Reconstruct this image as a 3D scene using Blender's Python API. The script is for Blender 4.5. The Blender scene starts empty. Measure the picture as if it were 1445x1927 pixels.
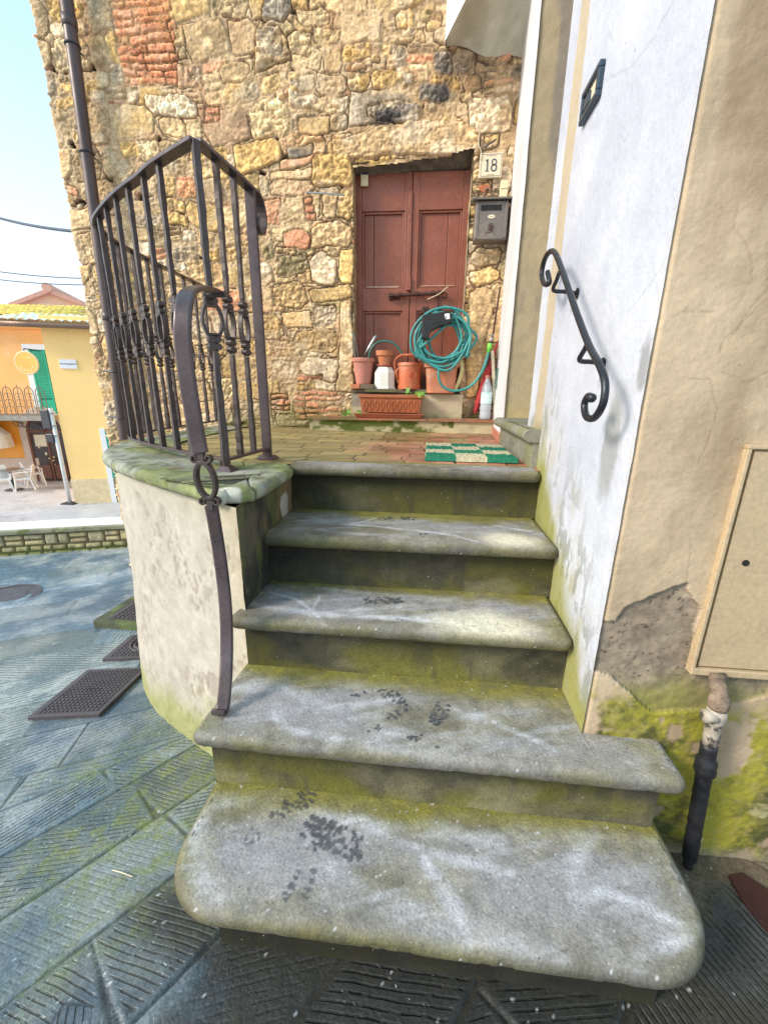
import bpy, math, random
import numpy as np
from mathutils import Vector, Matrix

rnd = random.Random(7)
scene = bpy.context.scene
COL = scene.collection
YW = 3.42          # outer face of the stone house
XW = 0.459         # flank wall of the plastered house
YB = 0.98          # front wall of the plastered house

# ------------------------------------------------------------------ camera
F_PX, PW, PH = 780.0, 1445.0, 1927.0
CAM = np.array([0, 0, 1.302])
def cam_rot(pitch, yaw, roll):
    cy, sy = math.cos(yaw), math.sin(yaw)
    Rz = np.array([[cy, -sy, 0], [sy, cy, 0], [0, 0, 1]])
    cp, sp = math.cos(-pitch), math.sin(-pitch)
    Rx = np.array([[1, 0, 0], [0, cp, -sp], [0, sp, cp]])
    cr, sr = math.cos(roll), math.sin(roll)
    Ry = np.array([[cr, 0, sr], [0, 1, 0], [-sr, 0, cr]])
    return Rz @ Rx @ Ry
RC = cam_rot(.2858, .0999, -.0124)
cd = bpy.data.cameras.new('camera'); cam = bpy.data.objects.new('camera', cd); COL.objects.link(cam)
cd.sensor_fit = 'VERTICAL'; cd.sensor_height = 24; cd.lens = 24 * F_PX / PH
cd.clip_start = .02; cd.clip_end = 2000
mw = Matrix.Identity(4)
for i in range(3):
    mw[i][0] = RC[i, 0]; mw[i][1] = RC[i, 2]; mw[i][2] = -RC[i, 1]; mw[i][3] = CAM[i]
cam.matrix_world = mw
scene.camera = cam

# survey: measured sight lines cut with the real plane a thing stands on
def ray(px, py): return RC @ np.array([(px - PW / 2) / F_PX, 1, -(py - PH / 2) / F_PX])
def on(ax, v, px, py):
    d = ray(px, py); t = (v - CAM[ax]) / d[ax]; return CAM + t * d
def sz(px, py, z): return on(2, z, px, py)
def sy_(px, py, y=YW): return on(1, y, px, py)
def sx_(px, py, x=XW): return on(0, x, px, py)
def ground_z(x, y):
    s = (np.asarray(x) + .45) * -.64 + (np.asarray(y) - .6) * .768
    s = np.maximum(s, 0) ; s = s * s / (s + .15)
    return -.53 * (1 - np.exp(-s / 1.9))
def sg(px, py, up=0.):
    z = -.1
    for _ in range(30):
        p = sz(px, py, z + up); z = .5 * z + .5 * float(ground_z(p[0], p[1]))
    return np.array([p[0], p[1], z + up])

# ------------------------------------------------------------------ noise (numpy)
def _h(ix, iy, iz, s):
    n = (ix * 374761393 + iy * 668265263 + iz * 1442695041 + s * 974634777) & 0xffffffff
    n = ((n ^ (n >> 13)) * 1274126177) & 0xffffffff
    return ((n ^ (n >> 16)) & 0xffff) / 65535.0
def vn(x, y, z=0., s=0):
    x, y, z = np.broadcast_arrays(np.asarray(x, float), np.asarray(y, float), np.asarray(z, float))
    ix, iy, iz = (np.floor(a).astype(np.int64) for a in (x, y, z))
    fx, fy, fz = x - ix, y - iy, z - iz
    fx, fy, fz = (f * f * f * (f * (f * 6 - 15) + 10) for f in (fx, fy, fz))
    def c(a, b, d): return _h(ix + a, iy + b, iz + d, s)
    x00 = c(0,0,0) * (1-fx) + c(1,0,0) * fx; x10 = c(0,1,0) * (1-fx) + c(1,1,0) * fx
    if np.ptp(z) == 0: return x00 * (1-fy) + x10 * fy
    x01 = c(0,0,1) * (1-fx) + c(1,0,1) * fx; x11 = c(0,1,1) * (1-fx) + c(1,1,1) * fx
    return (x00 * (1-fy) + x10 * fy) * (1-fz) + (x01 * (1-fy) + x11 * fy) * fz
def fbm(x, y, z=0., o=4, s=0, g=.5):
    t = 0; a = 1; n = 0; f = 1.
    for k in range(o):
        t = t + a * vn(np.asarray(x) * f + 17.3 * k, np.asarray(y) * f + 5.1 * k, np.asarray(z) * f, s + k); n += a; a *= g; f *= 2.03
    return t / n
def ridge(x, y, z=0., o=3, s=0): return 1 - 2 * np.abs(fbm(x, y, z, o, s) - .5)
def sstep(a, b, x):
    t = np.clip((x - a) / (b - a), 0, 1); return t * t * (3 - 2 * t)
def mixc(c0, c1, t):
    c0 = np.asarray(c0, float); c1 = np.asarray(c1, float)
    return c0 * (1 - t[..., None]) + c1 * t[..., None]
def const(c, like): return np.broadcast_to(np.array(c, float), np.shape(like) + (3,)).copy()

# ------------------------------------------------------------------ materials
def M(name, col=(.5,.5,.5), rough=.6, metal=0., var=.15, vscale=9., bump=.15, bscale=70., attr=False,
      bump2=0., b2scale=12., col2=None, c2scale=4., c2edge=(.5, .62), spec=.5, coat=0., trans=0., fine=.12, wear=None):
    m = bpy.data.materials.new(name); m.use_nodes = True
    nt = m.node_tree; N = nt.nodes; L = nt.links; N.clear()
    out = N.new('ShaderNodeOutputMaterial'); b = N.new('ShaderNodeBsdfPrincipled'); L.new(b.outputs[0], out.inputs[0])
    b.inputs['Metallic'].default_value = metal; b.inputs['Specular IOR Level'].default_value = spec
    b.inputs['Coat Weight'].default_value = coat; b.inputs['Transmission Weight'].default_value = trans
    tc = N.new('ShaderNodeTexCoord'); vec = tc.outputs['Object']
    def noise(sc, det=5, rgh=.6):
        n = N.new('ShaderNodeTexNoise'); n.inputs['Scale'].default_value = sc; n.inputs['Detail'].default_value = det
        n.inputs['Roughness'].default_value = rgh; L.new(vec, n.inputs['Vector']); return n
    def ramp(src, lo, hi, a=0., c=1.):
        r = N.new('ShaderNodeMapRange'); r.inputs[1].default_value = lo; r.inputs[2].default_value = hi
        r.inputs[3].default_value = a; r.inputs[4].default_value = c; L.new(src, r.inputs[0]); return r.outputs[0]
    def mul(csock, fsock):
        v = N.new('ShaderNodeVectorMath'); v.operation = 'SCALE'; L.new(csock, v.inputs[0]); L.new(fsock, v.inputs['Scale']); return v.outputs[0]
    rsock = None
    if attr:
        a = N.new('ShaderNodeAttribute'); a.attribute_name = 'Col'; c = a.outputs['Color']; rsock = a.outputs['Alpha']
    else:
        rg = N.new('ShaderNodeRGB'); rg.outputs[0].default_value = (*col, 1); c = rg.outputs[0]
        if col2 is not None:
            mx = N.new('ShaderNodeMix'); mx.data_type = 'RGBA'; L.new(c, mx.inputs[6]); mx.inputs[7].default_value = (*col2, 1)
            L.new(ramp(noise(c2scale, 8, .65).outputs[0], *c2edge), mx.inputs[0]); c = mx.outputs[2]
        if wear is not None:
            geo = N.new('ShaderNodeNewGeometry')
            mx = N.new('ShaderNodeMix'); mx.data_type = 'RGBA'; L.new(c, mx.inputs[6]); mx.inputs[7].default_value = (*wear, 1)
            mm = N.new('ShaderNodeMath'); mm.operation = 'MULTIPLY'
            L.new(ramp(geo.outputs['Pointiness'], .52, .6), mm.inputs[0]); L.new(ramp(noise(25).outputs[0], .35, .6), mm.inputs[1])
            L.new(mm.outputs[0], mx.inputs[0]); c = mx.outputs[2]
    if var: c = mul(c, ramp(noise(vscale).outputs[0], .25, .75, 1 - var, 1 + var))
    if fine: c = mul(c, ramp(noise(bscale * 1.25, 3).outputs[0], .3, .7, 1 - fine, 1 + fine))
    L.new(c, b.inputs['Base Color'])
    if rsock: L.new(rsock, b.inputs['Roughness'])
    else: L.new(ramp(noise(vscale * 2.3).outputs[0], .3, .7, max(.03, rough - .12), min(1, rough + .12)), b.inputs['Roughness'])
    nrm = None
    for s_, st, d in ((bscale, bump, .003), (b2scale, bump2, .02)):
        if st:
            bp = N.new('ShaderNodeBump'); bp.inputs['Strength'].default_value = st; bp.inputs['Distance'].default_value = d
            L.new(noise(s_, 6, .65).outputs[0], bp.inputs['Height'])
            if nrm: L.new(nrm, bp.inputs['Normal'])
            nrm = bp.outputs[0]
    if nrm: L.new(nrm, b.inputs['Normal'])
    return m

MAT = {}
MAT['wall'] = M('rubble_stone', attr=True, var=.14, vscale=22, bump=.75, bscale=70, bump2=.35, b2scale=26, fine=.28)
MAT['stair'] = M('weathered_step_stone', attr=True, var=.14, vscale=38, bump=.8, bscale=130, fine=.26)
MAT['ground'] = M('chiselled_paving', attr=True, var=.16, vscale=24, bump=.9, bscale=100, fine=.34)
MAT['plaster'] = M('old_plaster', attr=True, var=.05, vscale=17, bump=.55, bscale=75, bump2=.2, b2scale=14, fine=.06)
MAT['brickfloor'] = M('worn_brick_floor', attr=True, var=.1, vscale=25, bump=.5, bscale=120, fine=.2)
MAT['iron'] = M('wrought_iron', (.075,.058,.055), .45, .5, var=.35, vscale=18, bump=.35, bscale=55, col2=(.075,.05,.038), c2scale=14, c2edge=(.5,.75))
MAT['ironflat'] = M('smooth_painted_iron', (.095,.070,.072), .36, .5, var=.25, vscale=10, bump=.2, bscale=80, col2=(.12,.08,.065), c2scale=9, c2edge=(.52,.8))
MAT['railblue'] = M('dark_wall_rail_iron', (.03,.033,.04), .36, .5, var=.3, vscale=18, bump=.3, bscale=80)
MAT['pipe'] = M('brown_copper_pipe', (.085,.06,.058), .45, .35, var=.2, vscale=5, bump=.1)
MAT['door'] = M('old_brown_red_door_paint', (.235,.066,.032), .42, var=.18, vscale=5, bump=.4, bscale=45, bump2=.2, b2scale=15, col2=(.27,.09,.058), c2scale=3, c2edge=(.5,.75))
MAT['doordark'] = M('door_groove', (.03,.01,.008), .7)
MAT['rust'] = M('rusty_iron', (.075,.03,.022), .6, .3, var=.3, vscale=40, bump=.5)
MAT['terra'] = M('terracotta', (.50,.17,.075), .75, var=.2, vscale=14, bump=.3, col2=(.55,.28,.17), c2scale=9)
MAT['terrap'] = M('pale_pink_plastic', (.50,.20,.15), .6, var=.12, bump=.1)
MAT['terrab'] = M('brown_terracotta_plastic', (.40,.12,.045), .5, var=.18, bump=.1)
MAT['orangep'] = M('orange_plastic', (.52,.13,.05), .5, var=.22, bump=.12, col2=(.50,.20,.11), c2scale=12)
MAT['saucer'] = M('red_brown_saucer', (.38,.10,.05), .5, bump=.1)
MAT['whitep'] = M('white_ceramic', (.74,.71,.64), .4, var=.06, bump=.05)
MAT['wchair'] = M('white_plastic_chair', (.85,.85,.85), .4, var=.03, bump=.02)
MAT['soil'] = M('potting_soil', (.04,.025,.015), .95, bump=1, bscale=80)
MAT['leaf'] = M('green_leaf', (.09,.26,.03), .45, var=.25, vscale=30, bump=.2, col2=(.2,.38,.06))
MAT['hose'] = M('teal_garden_hose', (.04,.25,.24), .45, var=.3, vscale=20, bump=.05)
MAT['hoseg'] = M('dark_green_hose', (.03,.17,.13), .35, var=.12, bump=.05)
MAT['blackp'] = M('black_plastic', (.012,.012,.013), .45, bump=.1)
MAT['greenp'] = M('bright_green_plastic', (.15,.55,.06), .4, bump=.05)
MAT['yellowp'] = M('pale_yellow_plastic', (.70,.62,.28), .5, bump=.05)
MAT['redp'] = M('red_cloth', (.45,.03,.035), .7, var=.2, bump=.2)
MAT['greybox'] = M('grey_brown_enamel', (.17,.15,.135), .42, .4, var=.15, vscale=12, bump=.15, col2=(.22,.18,.15))
MAT['black'] = M('dark_void', (.008,.008,.008), .8)
MAT['steel'] = M('grey_metal', (.3,.3,.3), .35, .8, bump=.05)
MAT['brass'] = M('tap_metal', (.35,.33,.3), .4, .7, bump=.2)
MAT['wood'] = M('grey_old_board', (.17,.12,.075), .85, var=.3, vscale=20, bump=.6)
MAT['mossboard'] = M('mossy_board', (.12,.11,.05), .85, var=.3, vscale=20, bump=.6)
MAT['tile'] = M('cream_tile', (.70,.60,.43), .35, var=.05, bump=.03)
MAT['ink'] = M('dark_blue_ink', (.03,.04,.09), .6, bump=0)
MAT['cream'] = M('cream_plastic', (.68,.58,.36), .5, bump=.05)
MAT['mossgrn'] = M('green_mat_tuft', (.012,.16,.085), .9, var=.3, vscale=60, bump=.5, bscale=200)
MAT['sisal'] = M('beige_mat_tuft', (.48,.42,.27), .9, var=.3, vscale=60, bump=.5, bscale=200)
MAT['plate'] = M('cast_iron_cover', (.10,.085,.09), .42, .35, var=.2, vscale=14, bump=.4, bscale=120)
MAT['capstone'] = M('mossy_pietra_stone', attr=True, var=.12, vscale=30, bump=.6, bscale=120, fine=.2)
MAT['bluewhite'] = M('white_lime_paint', (.78,.78,.80), .7, var=.04, vscale=6, bump=.3)
MAT['blue'] = M('blue_grey_frame', (.035,.06,.09), .35, .3, bump=.05)
MAT['orange'] = M('orange_house_plaster', (.95,.47,.16), .8, var=.08, vscale=1.2, bump=.2, col2=(.92,.50,.22), c2scale=.7)
MAT['orangelow'] = M('deep_orange_plaster', (.95,.38,.04), .8, var=.08, vscale=1.2, bump=.2, col2=(.9,.42,.10), c2scale=.9)
MAT['yellow'] = M('yellow_house_plaster', (.97,.64,.25), .8, var=.05, vscale=1., bump=.15)
MAT['plinth'] = M('rough_plinth_render', (.70,.55,.33), .9, var=.15, vscale=4, bump=.9, bscale=20)
MAT['pinkst'] = M('faded_pink_plaster', (.92,.60,.42), .85, var=.08, vscale=1., bump=.15, col2=(.86,.70,.62), c2scale=.8)
MAT['pinkrim'] = M('pinkish_stone_trim', (.62,.47,.38), .8, var=.15, vscale=3, bump=.2)
MAT['shutter'] = M('green_shutter_paint', (.02,.42,.27), .5, var=.1, bump=.05)
MAT['roofy'] = M('lichen_yellow_tiles', (.85,.62,.10), .85, var=.3, vscale=5, bump=.4, col2=(.6,.30,.12), c2scale=3, c2edge=(.5,.6))
MAT['roofw'] = M('pale_lichen_tiles', (.85,.82,.72), .85, var=.25, vscale=5, bump=.4, col2=(.75,.58,.2), c2scale=2.2, c2edge=(.52,.6))
MAT['roofr'] = M('red_tiles', (.74,.40,.30), .85, var=.25, vscale=5, bump=.4)
MAT['gutter'] = M('brown_gutter', (.20,.13,.09), .45, .4, bump=.05)
MAT['balc'] = M('thin_grey_iron', (.16,.13,.12), .5, .4, bump=.05)
MAT['stonelt'] = M('balcony_slab_stone', (.28,.26,.23), .85, var=.3, vscale=6, bump=.4)
MAT['pave'] = M('plaza_paving', (.50,.48,.50), .6, var=.15, vscale=1.5, bump=.3, bscale=30, col2=(.30,.29,.31), c2scale=.8)
MAT['pole'] = M('white_painted_pole', (.72,.72,.7), .4, .1, bump=.02)
MAT['poled'] = M('dark_grey_metal', (.06,.06,.07), .4, .5, bump=.02)
MAT['glassd'] = M('dark_glass', (.06,.04,.035), .12, var=.3, vscale=2, bump=0, fine=0)
MAT['doorw'] = M('brown_door_wood', (.16,.06,.035), .5, bump=.05)
MAT['signo'] = M('orange_sign_face', (.85,.45,.10), .5, var=.15, vscale=3, bump=0)
MAT['cable'] = M('cable_rubber', (.03,.045,.08), .5, bump=0)
MAT['string'] = M('pale_string', (.55,.48,.34), .8, bump=.1)
MAT['gas1'] = M('painted_over_pipe', (.17,.12,.085), .85, var=.4, vscale=25, bump=1., bscale=40, bump2=.8, b2scale=30, col2=(.30,.22,.15), c2scale=16)
MAT['gas2'] = M('chipped_white_joint', (.36,.31,.25), .6, var=.35, vscale=30, bump=.6, col2=(.08,.07,.06), c2scale=25, c2edge=(.5,.56))
MAT['gas3'] = M('tarred_black_pipe', (.02,.02,.024), .45, .2, var=.5, vscale=30, bump=.9, bscale=40, col2=(.3,.24,.15), c2scale=28, c2edge=(.68,.72))
MAT['rustwall'] = M('rust_red_stain', (.04,.010,.006), .85, var=.3, bump=.5)
def glass(name, col, rough=.05):
    m = M(name, col, rough, var=0, bump=.3, bscale=25, trans=1., fine=0); m.node_tree.nodes['Principled BSDF'].inputs['IOR'].default_value = 1.2; return m
MAT['pet'] = M('clear_bottle_plastic', (.78,.86,.92), .12, var=0, bump=.4, bscale=25, trans=.55, fine=0)

def ground_nodes(m):
    nt = m.node_tree; N = nt.nodes; L = nt.links; b = N['Principled BSDF']
    ph = N.new('ShaderNodeAttribute'); ph.attribute_name = 'Phase'; am = N.new('ShaderNodeAttribute'); am.attribute_name = 'Amp'
    tc = N.new('ShaderNodeTexCoord')
    def ns(sc, d=4):
        n = N.new('ShaderNodeTexNoise'); n.inputs['Scale'].default_value = sc; n.inputs['Detail'].default_value = d; L.new(tc.outputs['Object'], n.inputs['Vector']); return n.outputs[0]
    def mt(op, a, bb=None, c=None):
        n = N.new('ShaderNodeMath'); n.operation = op
        for k, v in enumerate((a, bb, c)):
            if v is None: continue
            if isinstance(v, (int, float)): n.inputs[k].default_value = v
            else: L.new(v, n.inputs[k])
        return n.outputs[0]
    wob = mt('MULTIPLY_ADD', ns(22), .22, ph.outputs['Fac'])
    sn = mt('SINE', mt('MULTIPLY', wob, 2 * math.pi))
    g = N.new('ShaderNodeMapRange'); g.interpolation_type = 'SMOOTHSTEP'; L.new(sn, g.inputs[0]); g.inputs[1].default_value = .25; g.inputs[2].default_value = .9
    br = N.new('ShaderNodeMapRange'); L.new(ns(16, 3), br.inputs[0]); br.inputs[1].default_value = .43; br.inputs[2].default_value = .47
    gv = mt('MULTIPLY', mt('MULTIPLY', g.outputs[0], am.outputs['Fac']), mt('MULTIPLY_ADD', br.outputs[0], .85, .15))
    old = b.inputs['Normal'].links[0].from_socket
    bp = N.new('ShaderNodeBump'); bp.invert = True; bp.inputs['Strength'].default_value = 1.; bp.inputs['Distance'].default_value = .0065; L.new(gv, bp.inputs['Height']); L.new(old, bp.inputs['Normal']); L.new(bp.outputs[0], b.inputs['Normal'])
    c = b.inputs['Base Color'].links[0].from_socket; v = N.new('ShaderNodeVectorMath'); v.operation = 'SCALE'; L.new(c, v.inputs[0]); L.new(mt('SUBTRACT', 1.12, mt('MULTIPLY', gv, .72)), v.inputs['Scale']); L.new(v.outputs[0], b.inputs['Base Color'])
ground_nodes(MAT['ground'])
def specks(m, col, sc, th):
    nt = m.node_tree; N = nt.nodes; L = nt.links; b = N['Principled BSDF']; tc = N.new('ShaderNodeTexCoord'); n = N.new('ShaderNodeTexNoise'); n.inputs['Scale'].default_value = sc; n.inputs['Detail'].default_value = 1.5; L.new(tc.outputs['Object'], n.inputs['Vector'])
    g = N.new('ShaderNodeMapRange'); L.new(n.outputs[0], g.inputs[0]); g.inputs[1].default_value = th; g.inputs[2].default_value = th + .03; mx = N.new('ShaderNodeMix'); mx.data_type = 'RGBA'; mx.inputs[7].default_value = (*col, 1)
    L.new(g.outputs[0], mx.inputs[0]); L.new(b.inputs['Base Color'].links[0].from_socket, mx.inputs[6]); L.new(mx.outputs[2], b.inputs['Base Color'])
specks(MAT['door'], (.6,.45,.38), 90, .765); specks(MAT['door'], (.02,.01,.008), 60, .745)
specks(MAT['stair'], (.5,.49,.46), 160, .76); specks(MAT['stair'], (.04,.035,.03), 120, .74); specks(MAT['ground'], (.5,.5,.5), 130, .78); specks(MAT['plaster'], (.2,.13,.08), 70, .77)
# ------------------------------------------------------------------ mesh helpers
def mesh_obj(name, V, Fq, mat, parent=None, smooth=False, col=None, mats=None, midx=None):
    V = np.asarray(V, np.float32).reshape(-1, 3); me = bpy.data.meshes.new(name)
    if isinstance(Fq, np.ndarray):
        n = len(Fq); k = Fq.shape[1]
        me.vertices.add(len(V)); me.vertices.foreach_set('co', V.ravel())
        me.loops.add(n * k); me.loops.foreach_set('vertex_index', Fq.astype(np.int32).ravel())
        me.polygons.add(n); me.polygons.foreach_set('loop_start', np.arange(0, n * k, k, dtype=np.int32))
        me.polygons.foreach_set('loop_total', np.full(n, k, np.int32))
        me.update(calc_edges=True)
    else:
        me.from_pydata([tuple(map(float, v)) for v in V], [], Fq); me.update()
    if smooth: me.polygons.foreach_set('use_smooth', np.ones(len(me.polygons), bool))
    if col is not None:
        a = me.attributes.new('Col', 'FLOAT_COLOR', 'POINT'); a.data.foreach_set('color', np.asarray(col, np.float32).ravel())
    if mats: 
        for m in mats: me.materials.append(m)
        me.polygons.foreach_set('material_index', np.array(midx, np.int32))
    else: me.materials.append(mat)
    o = bpy.data.objects.new(name, me); COL.objects.link(o)
    if parent is not None:
        o.parent = parent; o.matrix_parent_inverse = parent.matrix_basis.inverted()
    return o
def grid_faces(nu, nv, keep=None, flip=False):
    i, j = np.meshgrid(np.arange(nu - 1), np.arange(nv - 1), indexing='ij')
    a = i * nv + j; q = np.stack([a, a + nv, a + nv + 1, a + 1], -1).reshape(-1, 4)
    if flip: q = q[:, ::-1]
    if keep is not None: q = q[keep.ravel()]
    return q
def col4(rgb, rough): return np.concatenate([np.clip(rgb, 0, 1), np.broadcast_to(np.asarray(rough, float), rgb.shape[:-1])[..., None]], -1)

class MB:
    def __init__(s): s.v = []; s.f = []; s.m = []
    def add(s, V, F, mi=0):
        n = len(s.v); s.v += [tuple(map(float, p)) for p in V]; s.f += [tuple(n + i for i in f) for f in F]; s.m += [mi] * len(F); return s
    def box(s, c, d, R=None, mi=0):
        V = [np.array([x * d[0] / 2, y * d[1] / 2, z * d[2] / 2]) for x in (-1, 1) for y in (-1, 1) for z in (-1, 1)]
        if R is not None: V = [R @ v for v in V]
        return s.add([v + np.array(c) for v in V], [(0,1,3,2), (4,6,7,5), (0,4,5,1), (2,3,7,6), (0,2,6,4), (1,5,7,3)], mi)
    def hexa(s, b, t, mi=0):   # bottom / top loops of n points
        n = len(b); F = [tuple(range(n))[::-1], tuple(range(n, 2 * n))] + [(i, (i + 1) % n, n + (i + 1) % n, n + i) for i in range(n)]
        return s.add(list(b) + list(t), F, mi)
    def tube(s, P, r, n=10, closed=False, mi=0, sect=None, up=None, cap=True):
        P = [np.array(p, float) for p in P]; m = len(P); rs = r if hasattr(r, '__len__') else [r] * m
        prev = None; V = []
        for i in range(m):
            if closed: t = P[(i + 1) % m] - P[i - 1]
            else: t = P[min(i + 1, m - 1)] - P[max(i - 1, 0)]
            t = t / (np.linalg.norm(t) + 1e-9)
            u = up if up is not None else prev
            if u is None: u = np.array([0, 0, 1.]) if abs(t[2]) < .9 else np.array([1., 0, 0])
            u = np.array(u, float); a = u - t * (u @ t); a /= np.linalg.norm(a) + 1e-9; prev = a; b = np.cross(t, a)
            if sect is not None:
                for (p, q) in sect: V.append(P[i] + a * p * rs[i] + b * q * rs[i])
            else:
                for k in range(n):
                    th = 2 * math.pi * k / n; V.append(P[i] + a * math.cos(th) * rs[i] + b * math.sin(th) * rs[i])
        n = len(sect) if sect is not None else n; F = []
        for i in range(m if closed else m - 1):
            j = (i + 1) % m
            for k in range(n): F.append((i * n + k, j * n + k, j * n + (k + 1) % n, i * n + (k + 1) % n))
        if not closed and cap: F += [tuple(range(n)), tuple((m - 1) * n + k for k in range(n))[::-1]]
        return s.add(V, F, mi)
    def lathe(s, prof, c, n=32, mi=0, R=None, sect=None):
        V = []; c = np.array(c, float)
        for (r, z) in prof:
            for k in range(n):
                th = 2 * math.pi * k / n; q = 1 if sect is None else sect(th)
                p = np.array([r * q * math.cos(th), r * q * math.sin(th), z]); V.append(c + (R @ p if R is not None else p))
        F = [(i * n + k, i * n + (k + 1) % n, (i + 1) * n + (k + 1) % n, (i + 1) * n + k) for i in range(len(prof) - 1) for k in range(n)]
        F += [tuple(range(n))[::-1], tuple((len(prof) - 1) * n + k for k in range(n))]
        return s.add(V, F, mi)
    def sphere(s, c, r, n=12, sc=(1,1,1), mi=0):
        pr = [(max(1e-4, math.sin(math.pi * i / 8)) * r, -math.cos(math.pi * i / 8) * r) for i in range(9)]
        m = MB().lathe(pr, (0,0,0), n); return s.add([np.array(v) * np.array(sc) + np.array(c) for v in m.v], m.f, mi)
    def build(s, name, mat, parent=None, smooth=False, bevel=0, mats=None, sub=0):
        o = mesh_obj(name, s.v, s.f, mat, parent, smooth, mats=mats, midx=s.m if mats else None)
        if bevel:
            b = o.modifiers.new('b', 'BEVEL'); b.width = bevel; b.segments = 2; b.limit_method = 'ANGLE'; b.angle_limit = .6
        if sub: b = o.modifiers.new('s', 'SUBSURF'); b.levels = sub; b.render_levels = sub
        return o
def autosmooth(o):
    o.data.polygons.foreach_set('use_smooth', np.ones(len(o.data.polygons), bool))
    try: o.data.set_sharp_from_angle(angle=.6)
    except Exception: pass
    return o
def thing(name, label, cat, loc=(0,0,0), group=None, kind=None):
    o = bpy.data.objects.new(name, None); COL.objects.link(o); o.location = tuple(map(float, loc)); o.empty_display_size = .1
    tag(o, label, cat, group, kind); return o
def tag(o, label=None, cat=None, group=None, kind=None):
    for k, v in (('label', label), ('category', cat), ('group', group), ('kind', kind)):
        if v: o[k] = v
    return o
def crom(P, n=8, closed=False):
    P = [np.array(p, float) for p in P]; m = len(P); out = []
    for i in range(m if closed else m - 1):
        if closed: a, b, c, d = P[i - 1], P[i], P[(i + 1) % m], P[(i + 2) % m]
        else: a, b, c, d = P[max(i - 1, 0)], P[i], P[i + 1], P[min(i + 2, m - 1)]
        for k in range(n):
            t = k / n; out.append(.5 * (2 * b + (c - a) * t + (2 * a - 5 * b + 4 * c - d) * t * t + (3 * b - a - 3 * c + d) * t ** 3))
    if not closed: out.append(P[-1])
    return out
def rotz(a): c, s = math.cos(a), math.sin(a); return np.array([[c, -s, 0], [s, c, 0], [0, 0, 1.]])
def rotx(a): c, s = math.cos(a), math.sin(a); return np.array([[1., 0, 0], [0, c, -s], [0, s, c]])
def roty(a): c, s = math.cos(a), math.sin(a); return np.array([[c, 0, s], [0, 1., 0], [-s, 0, c]])
def text_mesh(body, size, origin, ex, ez, mat, name, parent, depth=.001, bold=0.):
    cu = bpy.data.curves.new('t', 'FONT'); cu.body = body; cu.size = size; cu.align_x = 'CENTER'; cu.align_y = 'CENTER'; cu.extrude = depth / 2; cu.offset = bold
    ob = bpy.data.objects.new('t', cu); COL.objects.link(ob); bpy.context.view_layer.update()
    me = bpy.data.meshes.new_from_object(ob.evaluated_get(bpy.context.evaluated_depsgraph_get())); bpy.data.objects.remove(ob)
    ex = np.array(ex, float); ez = np.array(ez, float); en = np.cross(ex, ez)
    V = [np.array(origin) + ex * v.co.x + ez * v.co.y + en * v.co.z for v in me.vertices]; F = [tuple(p.vertices) for p in me.polygons]
    return mesh_obj(name, V, F, mat, parent)

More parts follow.
